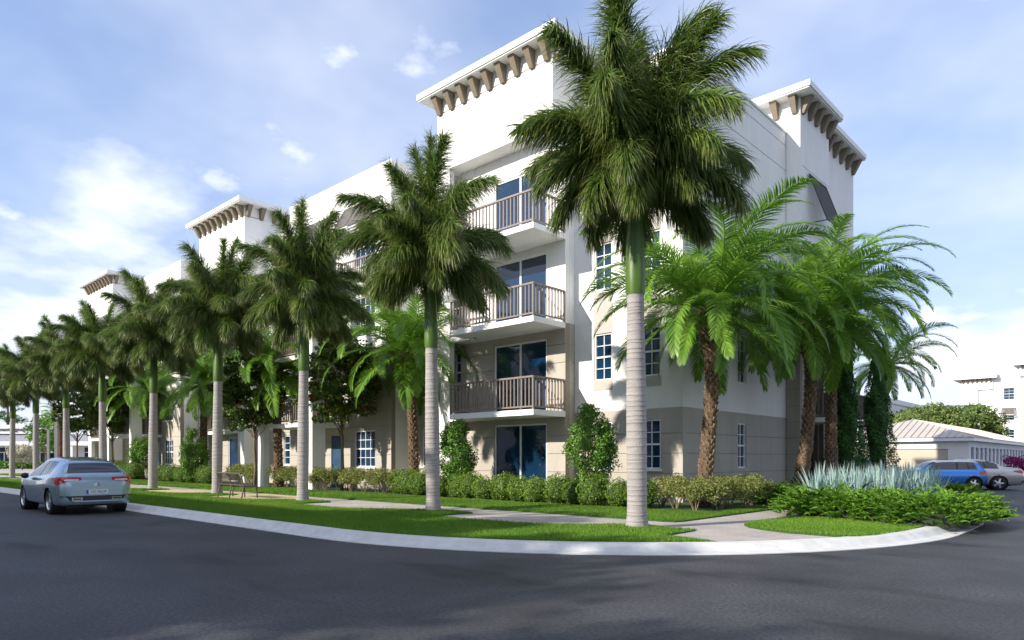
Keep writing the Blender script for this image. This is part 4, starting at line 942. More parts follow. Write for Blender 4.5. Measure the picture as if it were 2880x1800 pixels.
def lamp_post(px, Y, h, arm, label, r):
    x, y = cam_loc(px, Y); t = thing('street_lamp', label, 'lamp', (x, y, .1), TH, 'curved arm street lamps')
    put('pole', MB().box(-r, r, -r*.7, r*.7, 0, h), 'metal_grey', t); s = 1 if arm > 0 else -1; a = abs(arm)
    put('arm', MB().tube([(-s*r, 0, h-.02), (s*a*.35, 0, h+.28*a*.45), (s*a*.65, 0, h+.52*a*.45), (s*a, 0, h+.5*a*.45)], [.06, .055, .05, .045], 8), 'metal_grey', t)
    put('lamp_head', MB().hexa([(s*a-.22, -.1, h+.5*a*.45-.10), (s*a+.22, -.1, h+.5*a*.45-.10), (s*a+.22, .1, h+.5*a*.45-.10), (s*a-.22, .1, h+.5*a*.45-.10)], [(s*a-.16, -.06, h+.5*a*.45-.0), (s*a+.16, -.06, h+.5*a*.45), (s*a+.16, .06, h+.5*a*.45), (s*a-.16, .06, h+.5*a*.45)]), 'metal_grey', t)
    put('base_plate', MB().box(-r*1.6, r*1.6, -r*1.4, r*1.4, 0, .05), 'metal_grey', t)
lamp_post(159, 62, 4.95, 1.85, 'taller street lamp with an arm curving up to the right, behind the hatchback', .14)
lamp_post(136, 76, 4.5, -.95, 'smaller street lamp with an arm curving left, beside the eighth royal palm', .12)

# ------------------------------------------------------------------ cars
def pchip(pts, x):
    X = np.array([p[0] for p in pts], float); Y = np.array([p[1] for p in pts], float); h = np.diff(X); d = np.diff(Y)/h; m = np.zeros_like(Y)
    for i in range(1, len(X)-1):
        if d[i-1]*d[i] > 0: w1, w2 = 2*h[i]+h[i-1], h[i]+2*h[i-1]; m[i] = (w1+w2)/(w1/d[i-1]+w2/d[i])
    m[0], m[-1] = d[0], d[-1]
    k = np.clip(np.searchsorted(X, x)-1, 0, len(h)-1); t = (x-X[k])/h[k]
    return (2*t**3-3*t**2+1)*Y[k]+(t**3-2*t**2+t)*h[k]*m[k]+(-2*t**3+3*t**2)*Y[k+1]+(t**3-t**2)*h[k]*m[k+1]
def text_mesh(body, size, extrude=.002):
    c = bpy.data.curves.new('t', 'FONT'); c.body = body; c.size = size; c.extrude = extrude; c.align_x = 'CENTER'; c.align_y = 'CENTER'
    o = bpy.data.objects.new('t', c); COL.objects.link(o); bpy.context.view_layer.update()
    me = bpy.data.meshes.new_from_object(o.evaluated_get(bpy.context.evaluated_depsgraph_get())); bpy.data.objects.remove(o); return me
_wheels = {}
def wheel_parts(r, w, spokes):
    k = (r, w, spokes)
    if k not in _wheels:
        rr = r*.70; ty = MB().lathe([(rr, -w/2), (r*.93, -w/2), (r, -w/2+.03), (r, w/2-.03), (r*.93, w/2), (rr, w/2), (rr, -w/2)], 36, 'y').mesh('tyre', True)
        rim = MB().lathe([(rr*1.02, -w/2+.012), (rr*.95, -w/2+.0), (rr*.90, -w/2+.03), (rr*.88, .0), (rr*.88, w/2-.02)], 36, 'y')
        for i in range(spokes):
            a = 2*math.pi*i/spokes; c, s = math.cos(a), math.sin(a); u = lambda x, z, y: (x*c-z*s, y, x*s+z*c)
            rim.hexa([u(.03, -.045, -w/2+.02), u(rr*.93, -.028, -w/2+.03), u(rr*.93, -.028, -w/2+.07), u(.03, -.045, -w/2+.07)], [u(.03, .045, -w/2+.02), u(rr*.93, .028, -w/2+.03), u(rr*.93, .028, -w/2+.07), u(.03, .045, -w/2+.07)])
        rim.lathe([(.0, -w/2+.01), (.06, -w/2+.015), (.07, -w/2+.06)], 16, 'y'); rm = rim.mesh('rim')
        disc = MB().lathe([(.0, -w/2+.10), (rr*.88, -w/2+.10)], 24, 'y').mesh('brake_disc')
        ty.materials.append(M['rubber']); rm.materials.append(M['rim']); disc.materials.append(M['black']); _wheels[k] = (ty, rm, disc)
    return _wheels[k]
def islands(ids, quads):
    """split a set of faces into its connected pieces"""
    par = {}
    def find(v):
        while par.setdefault(v, v) != v: par[v] = par[par[v]]; v = par[v]
        return v
    for f in ids:
        q = quads[f]; r0 = find(int(q[0]))
        for v in q[1:]: par[find(int(v))] = r0
    out = {}
    for f in ids: out.setdefault(find(int(quads[f][0])), []).append(f)
    return [np.array(v) for v in out.values()]
def car(name, label, loc, rotz, sp):
    """body shell swept from length profiles (x from the tail), cut into parts by region"""
    root = thing(name, label, 'car', loc, rotz); Lc = sp['L']; ns, nc = 210, 34
    u = np.linspace(0, 1, ns); x = Lc*(u-.72*np.sin(2*np.pi*u)/(2*np.pi)); g = {k: pchip(sp[k], x) for k in ('ztop', 'zbelt', 'w', 'zbot', 'wroof')}
    V = []
    for i in range(ns):
        zt, zb, w, z0, wr = g['ztop'][i], g['zbelt'][i], g['w'][i], g['zbot'][i], g['wroof'][i]; h = zt-zb
        wr = min(wr, w*.97)
        ctl = [(0, z0), (.80*w, z0), (.955*w, z0+.055), (.99*w, z0+.35*(zb-z0)), (w, z0+.62*(zb-z0)), (.975*w, zb-.045*min(1, h*4)), (.945*w, zb), (wr, zb+h*.84), (wr*.88, zb+h*.955), (wr*.5, zt-.005*min(1, h*3)), (0, zt)]
        s = np.r_[0, np.cumsum([max(1e-4, math.hypot(b[0]-a[0], b[1]-a[1])) for a, b in zip(ctl[:-1], ctl[1:])])]
        q = np.concatenate([np.linspace(s[0], s[1], 3)[:-1], np.linspace(s[1], s[6], 15)[:-1], np.linspace(s[6], s[8], 12)[:-1], np.linspace(s[8], s[10], 8)])
        yy = pchip([(a, c[0]) for a, c in zip(s, ctl)], q); zz_ = pchip([(a, c[1]) for a, c in zip(s, ctl)], q); half = np.c_[np.full(len(q), x[i]), yy, zz_]
        V.append(np.r_[half, (half*[1, -1, 1])[-2:0:-1]])
    V = np.array(V); m = V.shape[1]; VV = V.reshape(-1, 3).copy()
    # round the wheel openings: snap near vertices to the arch circle
    AR = sp['wr']+.045
    for ax in sp['axles']:
        dx, dz = VV[:, 0]-ax, VV[:, 2]-sp['wr']; d = np.hypot(dx, dz); k = (np.abs(d-AR) < .022) & (np.abs(VV[:, 1]) > .5)
        VV[k, 0] = ax+dx[k]/d[k]*AR; VV[k, 2] = sp['wr']+dz[k]/d[k]*AR
    idx = np.arange(ns*m).reshape(ns, m); A = idx[:-1]; B = idx[1:]; quads = np.stack([A, np.roll(A, -1, 1), np.roll(B, -1, 1), B], -1).reshape(-1, 4)
    C = VV[quads].mean(1); n_ = np.cross(VV[quads[:, 2]]-VV[quads[:, 0]], VV[quads[:, 3]]-VV[quads[:, 1]]); n_ /= np.linalg.norm(n_, axis=1, keepdims=True)+1e-9
    zbl = pchip(sp['zbelt'], C[:, 0]); ztp = pchip(sp['ztop'], C[:, 0])
    part = np.full(len(quads), 'body', dtype=object)
    for nm, fn in sp['regions']: part[fn(C[:, 0], np.abs(C[:, 1]), C[:, 2], n_, zbl, ztp)] = nm
    for ax in sp['axles']: part[(np.hypot(C[:, 0]-ax, C[:, 2]-sp['wr']) < AR) & (np.abs(C[:, 1]) > .48)] = 'cut'
    body = None
    def sub(nm, ids, mk, parent, lift=0):
        f = quads[ids]; uq, inv = np.unique(f, return_inverse=True); P = VV[uq].copy()
        if lift:
            nv = np.zeros_like(P); 
            for c in range(4): np.add.at(nv, inv.reshape(f.shape)[:, c], n_[ids])
            P += nv/(np.linalg.norm(nv, axis=1, keepdims=True)+1e-9)*lift*-1*SG
        fx = inv.reshape(f.shape)
        ex = []
        me = np_mesh(nm, P, [fx[:, ::-1] if SG > 0 else fx], None, True); me.materials.append(M[mk]); return put(nm, me, None, parent)
    top = n_[np.argmax(C[:, 2])]; SG = -1 if top[2] > 0 else 1
    body = sub('body', np.where(part == 'body')[0], sp['paint'], root)
    # tail and nose caps
    for i, nm in ((0, 'tail'), (ns-1, 'nose')):
        ring = V[i]; c = ring.mean(0); mb = MB(); mb.v = [tuple(p) for p in ring]+[tuple(c)]; k = len(ring); mb.f = [(j, (j+1) % k, k) for j in range(k)]; put(nm+'_panel', mb.mesh(nm+'_panel'), sp['paint'], body)
    mats = dict(window='car_glass', windscreen='car_glass', rear_window='car_glass', tail_light='red_lamp', light_strip='clear_lamp', rear_trim='black', roof=sp.get('roof', sp['paint']), pillar='black', sill_trim='chrome', head_light='clear_lamp', seam='black', arch_trim='black', lamp_shell='black')
    for nm in dict.fromkeys(p for p in part if p not in ('body', 'cut')):
        for ids in islands(np.where(part == nm)[0], quads):
            if len(ids) > 3: sub(nm, ids, mats[nm], root)
            else: sub('trim_patch', ids, sp['paint'], body)
    from mathutils.bvhtree import BVHTree
    bvh = BVHTree.FromPolygons([tuple(p) for p in VV], [tuple(q) for q in quads])
    def lamp(nm, mk, rows, sg, off, parent):
        # a lens wrapped round the tail: rows of (angle round the tail, low z, high z), laid on the body by casting inwards
        mb = MB(); nz = 6; A_ = [r_[0] for r_ in rows]; n = 30
        for i in range(n+1):
            a = A_[0]+(A_[-1]-A_[0])*i/n; zl = np.interp(a, A_, [r_[1] for r_ in rows]); zh = np.interp(a, A_, [r_[2] for r_ in rows]); d = Vector((math.cos(R(a)), -sg*math.sin(R(a)), 0))
            for j in range(nz+1):
                z = zl+(zh-zl)*j/nz; o = Vector((1.0, 0, z))-d*3; hit = bvh.ray_cast(o, d)[0] or Vector((0, 0, z)); mb.v.append(tuple(hit-d*off))
        for i in range(n):
            for j in range(nz):
                q = (i*(nz+1)+j, (i+1)*(nz+1)+j, (i+1)*(nz+1)+j+1, i*(nz+1)+j+1); mb.f.append(q if sg < 0 else q[::-1])
        return put(nm, mb.mesh(nm, True), mk, parent)
    for sg in (-1, 1):
        if 'lamp' in sp:
            tl = lamp('tail_light', 'red_lamp', sp['lamp'], sg, .008, root)
            if 'strip' in sp: lamp('light_strip', 'clear_lamp', sp['strip'], sg, .012, tl)
    r = sp['wr']
    for ax in sp['axles']:
        for sg in (-1, 1):
            ty, rm, di = wheel_parts(r, .21, sp.get('spokes', 5)); yc = sg*(sp['track']/2)
            w = put('wheel', di, None, root, (ax, yc, r), (0, 0, 0 if sg < 0 else math.pi)); put('tyre', ty, None, w); put('rim', rm, None, w)
            ln = MB().lathe([(AR, -.16), (AR, .16)], 28, 'y'); ln.lathe([(0, .16), (AR, .16)], 28, 'y'); put('wheel_well', ln, 'black', root, (ax, sg*(sp['track']/2-.06), r), (0, 0, 0 if sg < 0 else math.pi))
    if sp.get('arch'):
        for ax in sp['axles']:
            for sg in (-1, 1):
                put('arch_trim', MB().tube([(ax+(AR+.012)*math.cos(R(a)), sg*(float(pchip(sp['w'], np.array([ax+(AR+.012)*math.cos(R(a))]))[0])-.012-.03*abs(math.cos(R(a)))*0), r+(AR+.012)*math.sin(R(a))) for a in range(-8, 189, 14)], .034, 6).mesh('arch_trim', True), 'black', root)
    put('underbody', MB().box(.5, Lc-.5, -.62, .62, .19, .30), 'black', root)
    for sg in (-1, 1):
        mx_, my_, mz_ = sp['mirror']; mb = MB().lathe([(.0, -.0), (.075, .02), (.10, .09), (.08, .16), (0, .20)], 14, 'y')
        me = mb.mesh('mirror', True); put('mirror', me, sp.get('mirror_mat', sp['paint']), root, (mx_, sg*my_, mz_), (0, 0, 0 if sg > 0 else math.pi), (.8, 1, .85))
    return root, body
def common(sp, belt=.035, wx=(1.0, 3.2), pill=(), rear=None, wind=None, side_n=.45):
    rg = []
    def side(x, y, z, n, zb, zt):
        a = (z > zb+belt) & (z < zb+(zt-zb)*.83) & (x > wx[0]+ .35*(z-zb)) & (x < wx[1]-1.05*(z-zb)) & (np.abs(n[:, 1]) > side_n) & ((zt-zb) > .18)
        return a
    rg.append(('window', side))
    for p0, p1, lean in pill: rg.append(('pillar', lambda x, y, z, n, zb, zt, p0=p0, p1=p1, lean=lean: side(x, y, z, n, zb, zt) & (x > p0-lean*(z-zb)) & (x < p1-lean*(z-zb))))
    return rg
# steel blue hatchback parked at the kerb
S1 = dict(lamp=[(20, .925, .985), (22, .90, .995), (34, .885, 1.0), (40, .83, 1.0), (45, .785, 1.0), (50, .80, .995), (58, .90, .985), (62, .945, .97)], strip=[(23, .905, .935), (34, .90, .94), (38, .90, .93)], L=4.53, wr=.335, axles=(.86, 3.58), track=1.60, paint='paint_steel', spokes=7, mirror=(2.92, .90, 1.00), mirror_mat='black',
  ztop=[(0, .86), (.02, .95), (.05, 1.03), (.09, 1.075), (.16, 1.105), (.42, 1.30), (.50, 1.35), (.56, 1.392), (.8, 1.442), (1.3, 1.505), (1.9, 1.535), (2.4, 1.495), (2.9, 1.35), (3.3, 1.16), (3.52, 1.06), (4.0, .96), (4.35, .83), (4.53, .62)],
  zbelt=[(0, .80), (.03, .90), (.08, .975), (.2, 1.025), (.5, 1.03), (1.0, 1.01), (2, .96), (3, .94), (3.5, .94), (4.1, .84), (4.53, .55)],
  w=[(0, .62), (.015, .70), (.05, .78), (.13, .855), (.3, .91), (.85, .945), (2.2, .915), (3.6, .92), (4.15, .83), (4.42, .66), (4.53, .48)],
  zbot=[(0, .34), (.03, .27), (.12, .24), (.4, .22), (2, .21), (4.2, .23), (4.53, .36)],
  wroof=[(0, .60), (.06, .70), (.16, .74), (.35, .67), (.56, .595), (.9, .58), (1.4, .585), (2.2, .585), (2.7, .60), (3.1, .66), (3.5, .74), (4.2, .60), (4.53, .38)])
S1['regions'] = common(S1, wx=(.95, 3.25), pill=((2.02, 2.10, .25), (1.30, 1.35, -.25)))+[
  ('rear_window', lambda x, y, z, n, zb, zt: (x > .15) & (x < .52) & (z > 1.09) & (z > zb+(zt-zb)*.80) & (y < .61-.34*(z-1.11))),
  ('windscreen', lambda x, y, z, n, zb, zt: (x > 2.5) & (x < 3.44) & (z > zb+(zt-zb)*.84) & (y < .64)),
  ('sill_trim', lambda x, y, z, n, zb, zt: (x > 1.25) & (x < 3.15) & (z > .33) & (z < .365) & (y > .5)),
  ('seam', lambda x, y, z, n, zb, zt: ((y > .5) & (z > .38) & (z < zb) & ((np.abs(x-2.06) < .013) | (np.abs(x-3.12+.1*(z-.5)) < .013) | (np.abs(x-1.22-.25*(z-.6)) < .013))))]
c1, b1 = car('hatchback_car', 'steel blue five door hatchback parked at the left kerb, seen from behind', (-5.88, -11.95, .0), math.pi, S1)
put('rear_trim', MB().hexa([(-.010, .60, .375), (-.010, -.60, .375), (.06, -.66, .375), (.06, .66, .375)], [(-.010, .66, .50), (-.010, -.66, .50), (.06, -.72, .50), (.06, .72, .50)]), 'black', c1)
for sg in (-1, 1): put('rear_trim', MB().hexa([(-.010, sg*.605, .39), (.075, sg*.78, .43), (.09, sg*.78, .43), (.055, sg*.69, .39)][::sg], [(-.010, sg*.665, .499), (.085, sg*.845, .499), (.12, sg*.84, .499), (.055, sg*.69, .499)][::sg]), 'black', c1)
for sg in (-1, 1):
    e = put('exhaust_tip', MB().box(-.03, .03, sg*.47-.12, sg*.47+.12, .385, .455), 'chrome', c1); put('exhaust_bore', MB().box(-.034, -.0305, sg*.47-.10, sg*.47+.10, .40, .44), 'black', e)
pl_ = put('number_plate', MB().box(-.018, .004, -.26, .26, .545, .655), 'plate', c1); put('plate_band', MB().box(-.021, -.0185, .205, .257, .548, .652), 'plate_blue', pl_)
tm = text_mesh('VIZ·PEOP', .098); put('plate_lettering', tm, 'ink', pl_, (-.0205, -.03, .598), (R(90), 0, R(-90)))
put('plate_recess', MB().hexa([(-.006, .42, .51), (-.006, -.42, .51), (.01, -.42, .51), (.01, .42, .51)], [(-.006, .33, .675), (-.006, -.33, .675), (.01, -.33, .675), (.01, .33, .675)]), 'paint_steel', c1); put('badge', MB().tube([(-.012, -.07, .80), (-.012, 0, .84), (-.012, .07, .80)], .008, 5), 'chrome', c1); put('badge', MB().tube([(-.012, -.07, .76), (-.012, 0, .80), (-.012, .07, .76)], .008, 5), 'chrome', c1)
# blue three door car
S2 = dict(arch=True, lamp=[(36, .70, .88), (42, .68, .90), (50, .68, .90), (54, .72, .86)], L=3.70, wr=.30, axles=(.62, 3.09), track=1.46, paint='paint_blue', roof='paint_white', spokes=5, mirror=(2.55, .82, .98),
  ztop=[(0, .74), (.03, .86), (.08, .95), (.16, 1.0), (.30, 1.18), (.45, 1.34), (.6, 1.385), (1.2, 1.41), (1.9, 1.40), (2.3, 1.33), (2.65, 1.12), (2.85, 1.0), (3.3, .92), (3.58, .82), (3.70, .60)],
  zbelt=[(0, .70), (.06, .86), (.2, .92), (1, .92), (2.3, .91), (2.9, .90), (3.4, .80), (3.7, .54)], w=[(0, .66), (.05, .75), (.2, .82), (.7, .842), (2, .835), (3.1, .84), (3.5, .74), (3.7, .5)],
  zbot=[(0, .36), (.1, .27), (.4, .22), (3.3, .22), (3.7, .34)], wroof=[(0, .62), (.2, .70), (.45, .66), (1, .62), (2, .60), (2.4, .63), (2.8, .70), (3.4, .58), (3.7, .4)])
S2['regions'] = common(S2, wx=(.45, 2.68), pill=((1.30, 1.38, .1), (.78, .84, -.2)))+[
  ('roof', lambda x, y, z, n, zb, zt: (x > .42) & (x < 2.2) & (z > zb+(zt-zb)*.84)),
  ('rear_window', lambda x, y, z, n, zb, zt: (x > .14) & (x < .44) & (z > 1.02) & (y < .60) & (z > zb+(zt-zb)*.8)),
  ('windscreen', lambda x, y, z, n, zb, zt: (x > 2.22) & (x < 2.75) & (z > zb+(zt-zb)*.84) & (y < .62)),
  ('rear_trim', lambda x, y, z, n, zb, zt: (x < .15) & (z > .36) & (z < .46))]
# silver saloon
S3 = dict(lamp=[(27, .84, .92), (36, .80, .94), (46, .80, .94), (58, .87, .92)], L=4.80, wr=.33, axles=(1.02, 3.85), track=1.56, paint='paint_silver', spokes=5, mirror=(3.25, .86, .98),
  ztop=[(0, .78), (.05, .92), (.12, 1.0), (.4, 1.05), (.75, 1.10), (1.2, 1.32), (1.6, 1.43), (2.1, 1.465), (2.6, 1.45), (3.0, 1.34), (3.4, 1.12), (3.65, 1.01), (4.2, .93), (4.6, .80), (4.8, .58)],
  zbelt=[(0, .72), (.08, .88), (.3, .96), (1.0, .97), (2.5, .94), (3.6, .92), (4.3, .83), (4.8, .52)], w=[(0, .68), (.05, .80), (.2, .86), (.9, .905), (2.4, .90), (3.8, .90), (4.4, .80), (4.8, .48)],
  zbot=[(0, .36), (.12, .27), (.4, .22), (4.4, .22), (4.8, .36)], wroof=[(0, .62), (.3, .74), (.75, .74), (1.2, .66), (1.8, .60), (2.6, .59), (3.1, .66), (3.6, .74), (4.3, .58), (4.8, .4)])
S3['regions'] = common(S3, wx=(1.0, 3.40), pill=((2.28, 2.36, .15), (1.5, 1.55, -.2)))+[
  ('rear_window', lambda x, y, z, n, zb, zt: (x > .76) & (x < 1.5) & (z > zb+(zt-zb)*.84) & (y < .62)),
  ('windscreen', lambda x, y, z, n, zb, zt: (x > 2.75) & (x < 3.58) & (z > zb+(zt-zb)*.84) & (y < .64)),
  ('sill_trim', lambda x, y, z, n, zb, zt: (x > 1.5) & (x < 3.4) & (z > .31) & (z < .345) & (y > .5)),
  ('rear_trim', lambda x, y, z, n, zb, zt: (x < .14) & (z > .36) & (z < .46))]
# parked cars on the right
def wheel_place(px, py): 
    Y = F_PX*CAM_H/(py-1290); return cam_loc(px, Y)
# rear wheel of each car stands at a known spot of the lot; the cars point to the left of the view
mx0, my0 = cam_loc(2733, 33.5); ang = TH+math.pi-R(6)
def place_by_axle(px, Y, a, ax, tr):
    x, y = cam_loc(px, Y); c, s = math.cos(a), math.sin(a); lx, ly = ax, tr/2      # near side wheel
    return (x-(lx*c-ly*s), y-(lx*s+ly*c), 0)
A2 = TH+math.pi-R(12)
car('small_car', 'bright blue three door car with a white roof, parked behind the corner bed', place_by_axle(2738, 32.6, A2, S2['axles'][0], S2['track']), A2, S2)
A3 = TH+math.pi-R(26)
car('saloon_car', 'silver saloon parked behind the bright blue car, cut by the right edge', place_by_axle(2808, 32.6, A3, S3['axles'][0], S3['track']), A3, S3)
S4 = dict(S1); S4['paint'] = 'paint_navy'
fx, fy = cam_loc(2500, 40); car('hatchback_car', 'far blue car mostly hidden behind the blue green blades and cypress', (fx, fy, 0), math.pi*.5+TH+R(60), S4)

# ------------------------------------------------------------------ garage building
GX, GY, GW, GD = 6.1, 34.2, 8.2, 34.0
G = thing('garage_block', 'low cream garage building with a hipped tan metal roof and a wide door', 'garage', (GX, GY, 0))
GP = Plane('y', 0); GS = Plane('x', 0)
wall(GP, -GW, 0, 0, 2.62, [(-6.9, -1.15, 0, 2.12)], 'garage_wall', .2, 0, G)
put('garage_door', MB().box(-6.899, -1.151, .09, .15, .0, 2.119), 'garage_door', G)
for k in range(3): put('door_panel', MB().box(-6.88, -1.17, .075, .0899, .06+k*.69, .70+k*.69), 'garage_door', G)
dops = [(.75+k*1.62, 1.80+k*1.62, .25, 2.22) for k in range(19)]
wall(GS, .2005, GD, 0, 2.62, dops, 'store_white', .2, 0, G)
for a0, a1, z0, z1 in dops:
    d_ = put('louver_door', MB().box(-.14, -.10, a0+.001, a1-.001, z0+.001, z1-.001), 'louver', G)
for a0, a1, z0, z1 in dops[:10]: put('door_light', MB().box(-.02, .05, a1+.22, a1+.32, 1.75, 1.95), 'trim', G)
put('interior', MB().box(-GW+.21, -.21, .22, GD-.01, 0, 2.5), 'louver', G); put('wall', MB().box(-GW, -GW+.2, .2005, GD, 0, 2.62), 'garage_wall', G)
put('fascia', MB().box(-GW-.35, .35, -.35, GD+.35, 2.6205, 2.86), 'trim', G)
hw = GW/2+.42; pk = 2.861+1.45
rx0, rx1, ry0, ry1 = -GW-.42, .42, -.42, GD+.42; ra, rb_ = (-GW/2, ry0+hw), (-GW/2, ry1-hw)
rf = MB(); rf.v = [(rx0, ry0, 2.861), (rx1, ry0, 2.861), (rx1, ry1, 2.861), (rx0, ry1, 2.861), (*ra, pk), (*rb_, pk)]; rf.f = [(0, 1, 4), (1, 2, 5, 4), (2, 3, 5), (3, 0, 4, 5), (0, 3, 2, 1)]
roof = put('roof', rf, 'seam_roof', G)
sl = 1.45/hw
for k in range(21):                              # standing seams on the front hip
    xx = rx0+.3+k*(rx1-rx0-.6)/20; d_ = min(xx-rx0, rx1-xx)
    lo = [(xx-.025, ry0, 2.862), (xx+.025, ry0, 2.862), (xx+.025, ry0+d_, 2.862+sl*d_), (xx-.025, ry0+d_, 2.862+sl*d_)]
    put('roof_seam', MB().hexa(lo, [(a, b, c+.06) for a, b, c in lo]), 'seam_roof', roof)
for k in range(44):                              # and on the long slope
    yy = ry0+.5+k*.76; d_ = min(hw, yy-ry0, ry1-yy)
    lo = [(rx1-d_, yy-.025, 2.862+sl*d_), (rx1, yy-.025, 2.862), (rx1, yy+.025, 2.862), (rx1-d_, yy+.025, 2.862+sl*d_)]
    put('roof_seam', MB().hexa(lo, [(a, b, c+.035) for a, b, c in lo]), 'seam_roof', roof)
# bougainvillea by the garages
bgx, bgy = cam_loc(2852, 44); bt_ = thing('flowering_bush', 'magenta flowering bush against the garage doors at the right edge', 'bush', (bgx, bgy, 0)); f_ = clump_crown('bloom', 77, .75, .75, 26, 90, .06, .28, .8, .95); put('bloom', f_, 'magenta', bt_)
put('stems', MB().tube([(0, 0, 0), (.05, 0, .5), (.1, .05, 1.0)], [.05, .04, .02], 6), 'bark', bt_)

# ------------------------------------------------------------------ far white apartment block on the right
fbx, fby = cam_loc(2752, 104)
FB = thing('apartment_building', 'distant white apartment block with flat bracketed roofs at the right edge', 'building', (fbx, fby, 0))
FP = Plane('y', 0)
ops = [(a, a+1.3, 1.0+3.05*k, 2.7+3.05*k) for a in (3.1, ) for k in range(4)]+[(5.9, 8.9, .3+3.05*k, 2.7+3.05*k) for k in range(4)]+[(a, a+1.5, 1.0+3.05*k, 2.7+3.05*k) for a in (16, 21, 26) for k in range(4)]
wall(FP, 0, 32, 0, 13.4, ops, 'white', .3, 0, FB); put('core', MB().box(.02, 31.9, .9, 14, 0, 13.2), 'louver', FB); put('side_wall', MB().box(0, .3, .3005, 14, 0, 13.4), 'white', FB)
for a0, a1, z0, z1 in ops:
    if a1-a0 < 2: window(FP, a0, a1, z0, z1, parent=FB, d=.15, sill=False)
    else: 
        sliding_door(FP, a0, a1, z0, z1, parent=FB, d=.6); put('railing', MB().box(a0, a1, .02, .06, z0, z0+1.0), 'taupe', FB)
put('surround', MB().box(5.1, 5.89, -.12, 0, 0, 12.4).box(5.89, 8.91, -.12, 0, 11.95, 12.4), 'spandrel', FB)
shutter(FP, 2.9, 4.6, 8.95, 7.7, .6, parent=FB, n=7, bays=1)
put('upper_wall', MB().box(-2.1, 0, -.3, 6, 9.6, 13.4).box(-.001, 1.8, -.3, -.001, 11.8, 13.4), 'white', FB); put('pier', MB().box(-.9, -.5, .2, .6, 0, 9.6), 'trim', FB)
put('cornice', MB().box(-3.2, 2.4, -1.2, 7, 13.42, 13.95), 'trim', FB)
put('tower_wall', MB().box(5.0, 12, -.4, 6, 13.42, 15.0), 'white', FB); put('cornice', MB().box(4.3, 13, -1.3, 7, 15.01, 15.5), 'trim', FB)
for k in range(7): put('corbel', _corb[0], None, FB, (-1.9+k*.58, -.31, 13.41)); put('corbel', _corb[0], None, FB, (5.4+k*1.0, -.41, 15.0))
put('coping', MB().box(2.41, 4.29, -.05, .35, 13.41, 13.6), 'trim', FB)
# grey-sided block behind the trees
gx2, gy2 = cam_loc(2492, 84)
g2 = thing('office_building', 'pale flat roofed building half hidden by the trees behind the garages', 'building', (gx2, gy2, 0)); put('wall', MB().box(-12, 0, 0, 26, 0, 8.3), 'store_white', g2); put('parapet', MB().box(-12.2, .2, -.2, 26.2, 8.301, 8.9), 'store_white', g2)
for k in range(8):
    wf = put('window', MB().box(.001, .06, 1.2+k*3, 3.4+k*3, 4.6, 7.2), 'frame', g2); put('pane', MB().box(.061, .07, 1.3+k*3, 3.3+k*3, 4.7, 7.1), 'dark_glass', wf)
# trees behind the garages
_fc = [clump_crown('crown', 600+i, 3.4, 2.6, 130, 90, .16, .75, .7, 5.4) for i in range(2)]
_ft = [branchy(620+i, 3.4, 2.2, .16) for i in range(2)]
for m_ in _fc: m_.materials.append(M['far_leaf'])
for m_ in _ft: m_.materials.append(M['bark'])
for i, (px, Y, s, lb) in enumerate(((2538, 80, .88, 'leftmost leafy tree behind the garages, beside the cypress'), (2592, 84, 1.0, 'leafy tree behind the ridge of the garage roof'), (2668, 80, .98, 'broad leafy tree right of the garage roof ridge'), (2742, 82, 1.0, 'leafy tree in front of the corner of the far white block'), (2630, 96, 1.0, 'leafy tree set back between the others behind the garages'))):
    x, y = cam_loc(px, Y); t = thing('leafy_tree', lb, 'tree', (x, y, 0), i*1.3, 'trees behind the garages', s); put('crown', _fc[i % 2], None, t); put('trunk', _ft[i % 2], None, t)

# ------------------------------------------------------------------ shops at the far left
sx, sy = cam_loc(0, 100)
ST = thing('shop_building', 'long low white shop building with lettered parapet and grey tiled canopy', 'building', (sx, sy, 0), TH)
SP = Plane('y', 0)
sops = []
a = -20.0
while a < 46: sops.append((a, a+5.2, .55, 3.1)); a += 6.4
wall(SP, -24, 48, 0, 3.35, sops, 'store_white', .3, 0, ST)
for a0, a1, z0, z1 in sops:
    fr = MB(); SP.box(fr, a0, a0+.1, .1, .25, z0, z1); SP.box(fr, a1-.1, a1, .1, .25, z0, z1); SP.box(fr, a0+.1, a1-.1, .1, .25, 2.35, 2.45)
    for q in (1, 2, 3): SP.box(fr, a0+(a1-a0)*q/4-.04, a0+(a1-a0)*q/4+.04, .1, .25, z0, 2.35)
    SP.box(fr, a0+.1, a1-.1, .1, .25, z0, z0+.1); w_ = put('shop_window', fr, 'frame', ST); pane(w_, SP, a0, a1, z0, z1, .3, 'dark_glass')
put('core', MB().box(-23.9, 47.9, .5, 16, 0, 4.5), 'louver', ST)
put('canopy', MB().box(-24, 48, -1.6, .0, 3.351, 3.95), 'store_white', ST)
put('tiled_roof', MB().hexa([(-24, -1.6, 3.951), (48, -1.6, 3.951), (48, 3, 3.951), (-24, 3, 3.951)], [(-24, -.2, 5.05), (48, -.2, 5.05), (48, 3, 5.05), (-24, 3, 5.05)]), 'store_grey', ST)
put('parapet', MB().box(-24, 8.2, -.6, 4, 5.051, 6.35), 'store_white', ST)
put('parapet', MB().box(8.2, 48, .2, 4, 5.0505, 5.4), 'store_white', ST)
for k in range(12): put('column', MB().box(-21+k*6.4, -20.55+k*6.4, -1.5, -1.05, 0, 3.35), 'store_white', ST)
sg_ = text_mesh('Tenant Signage', .80, .03); put('sign_lettering', sg_, 'ink', ST, (2.05, -.63, 5.68), (R(90), 0, 0))
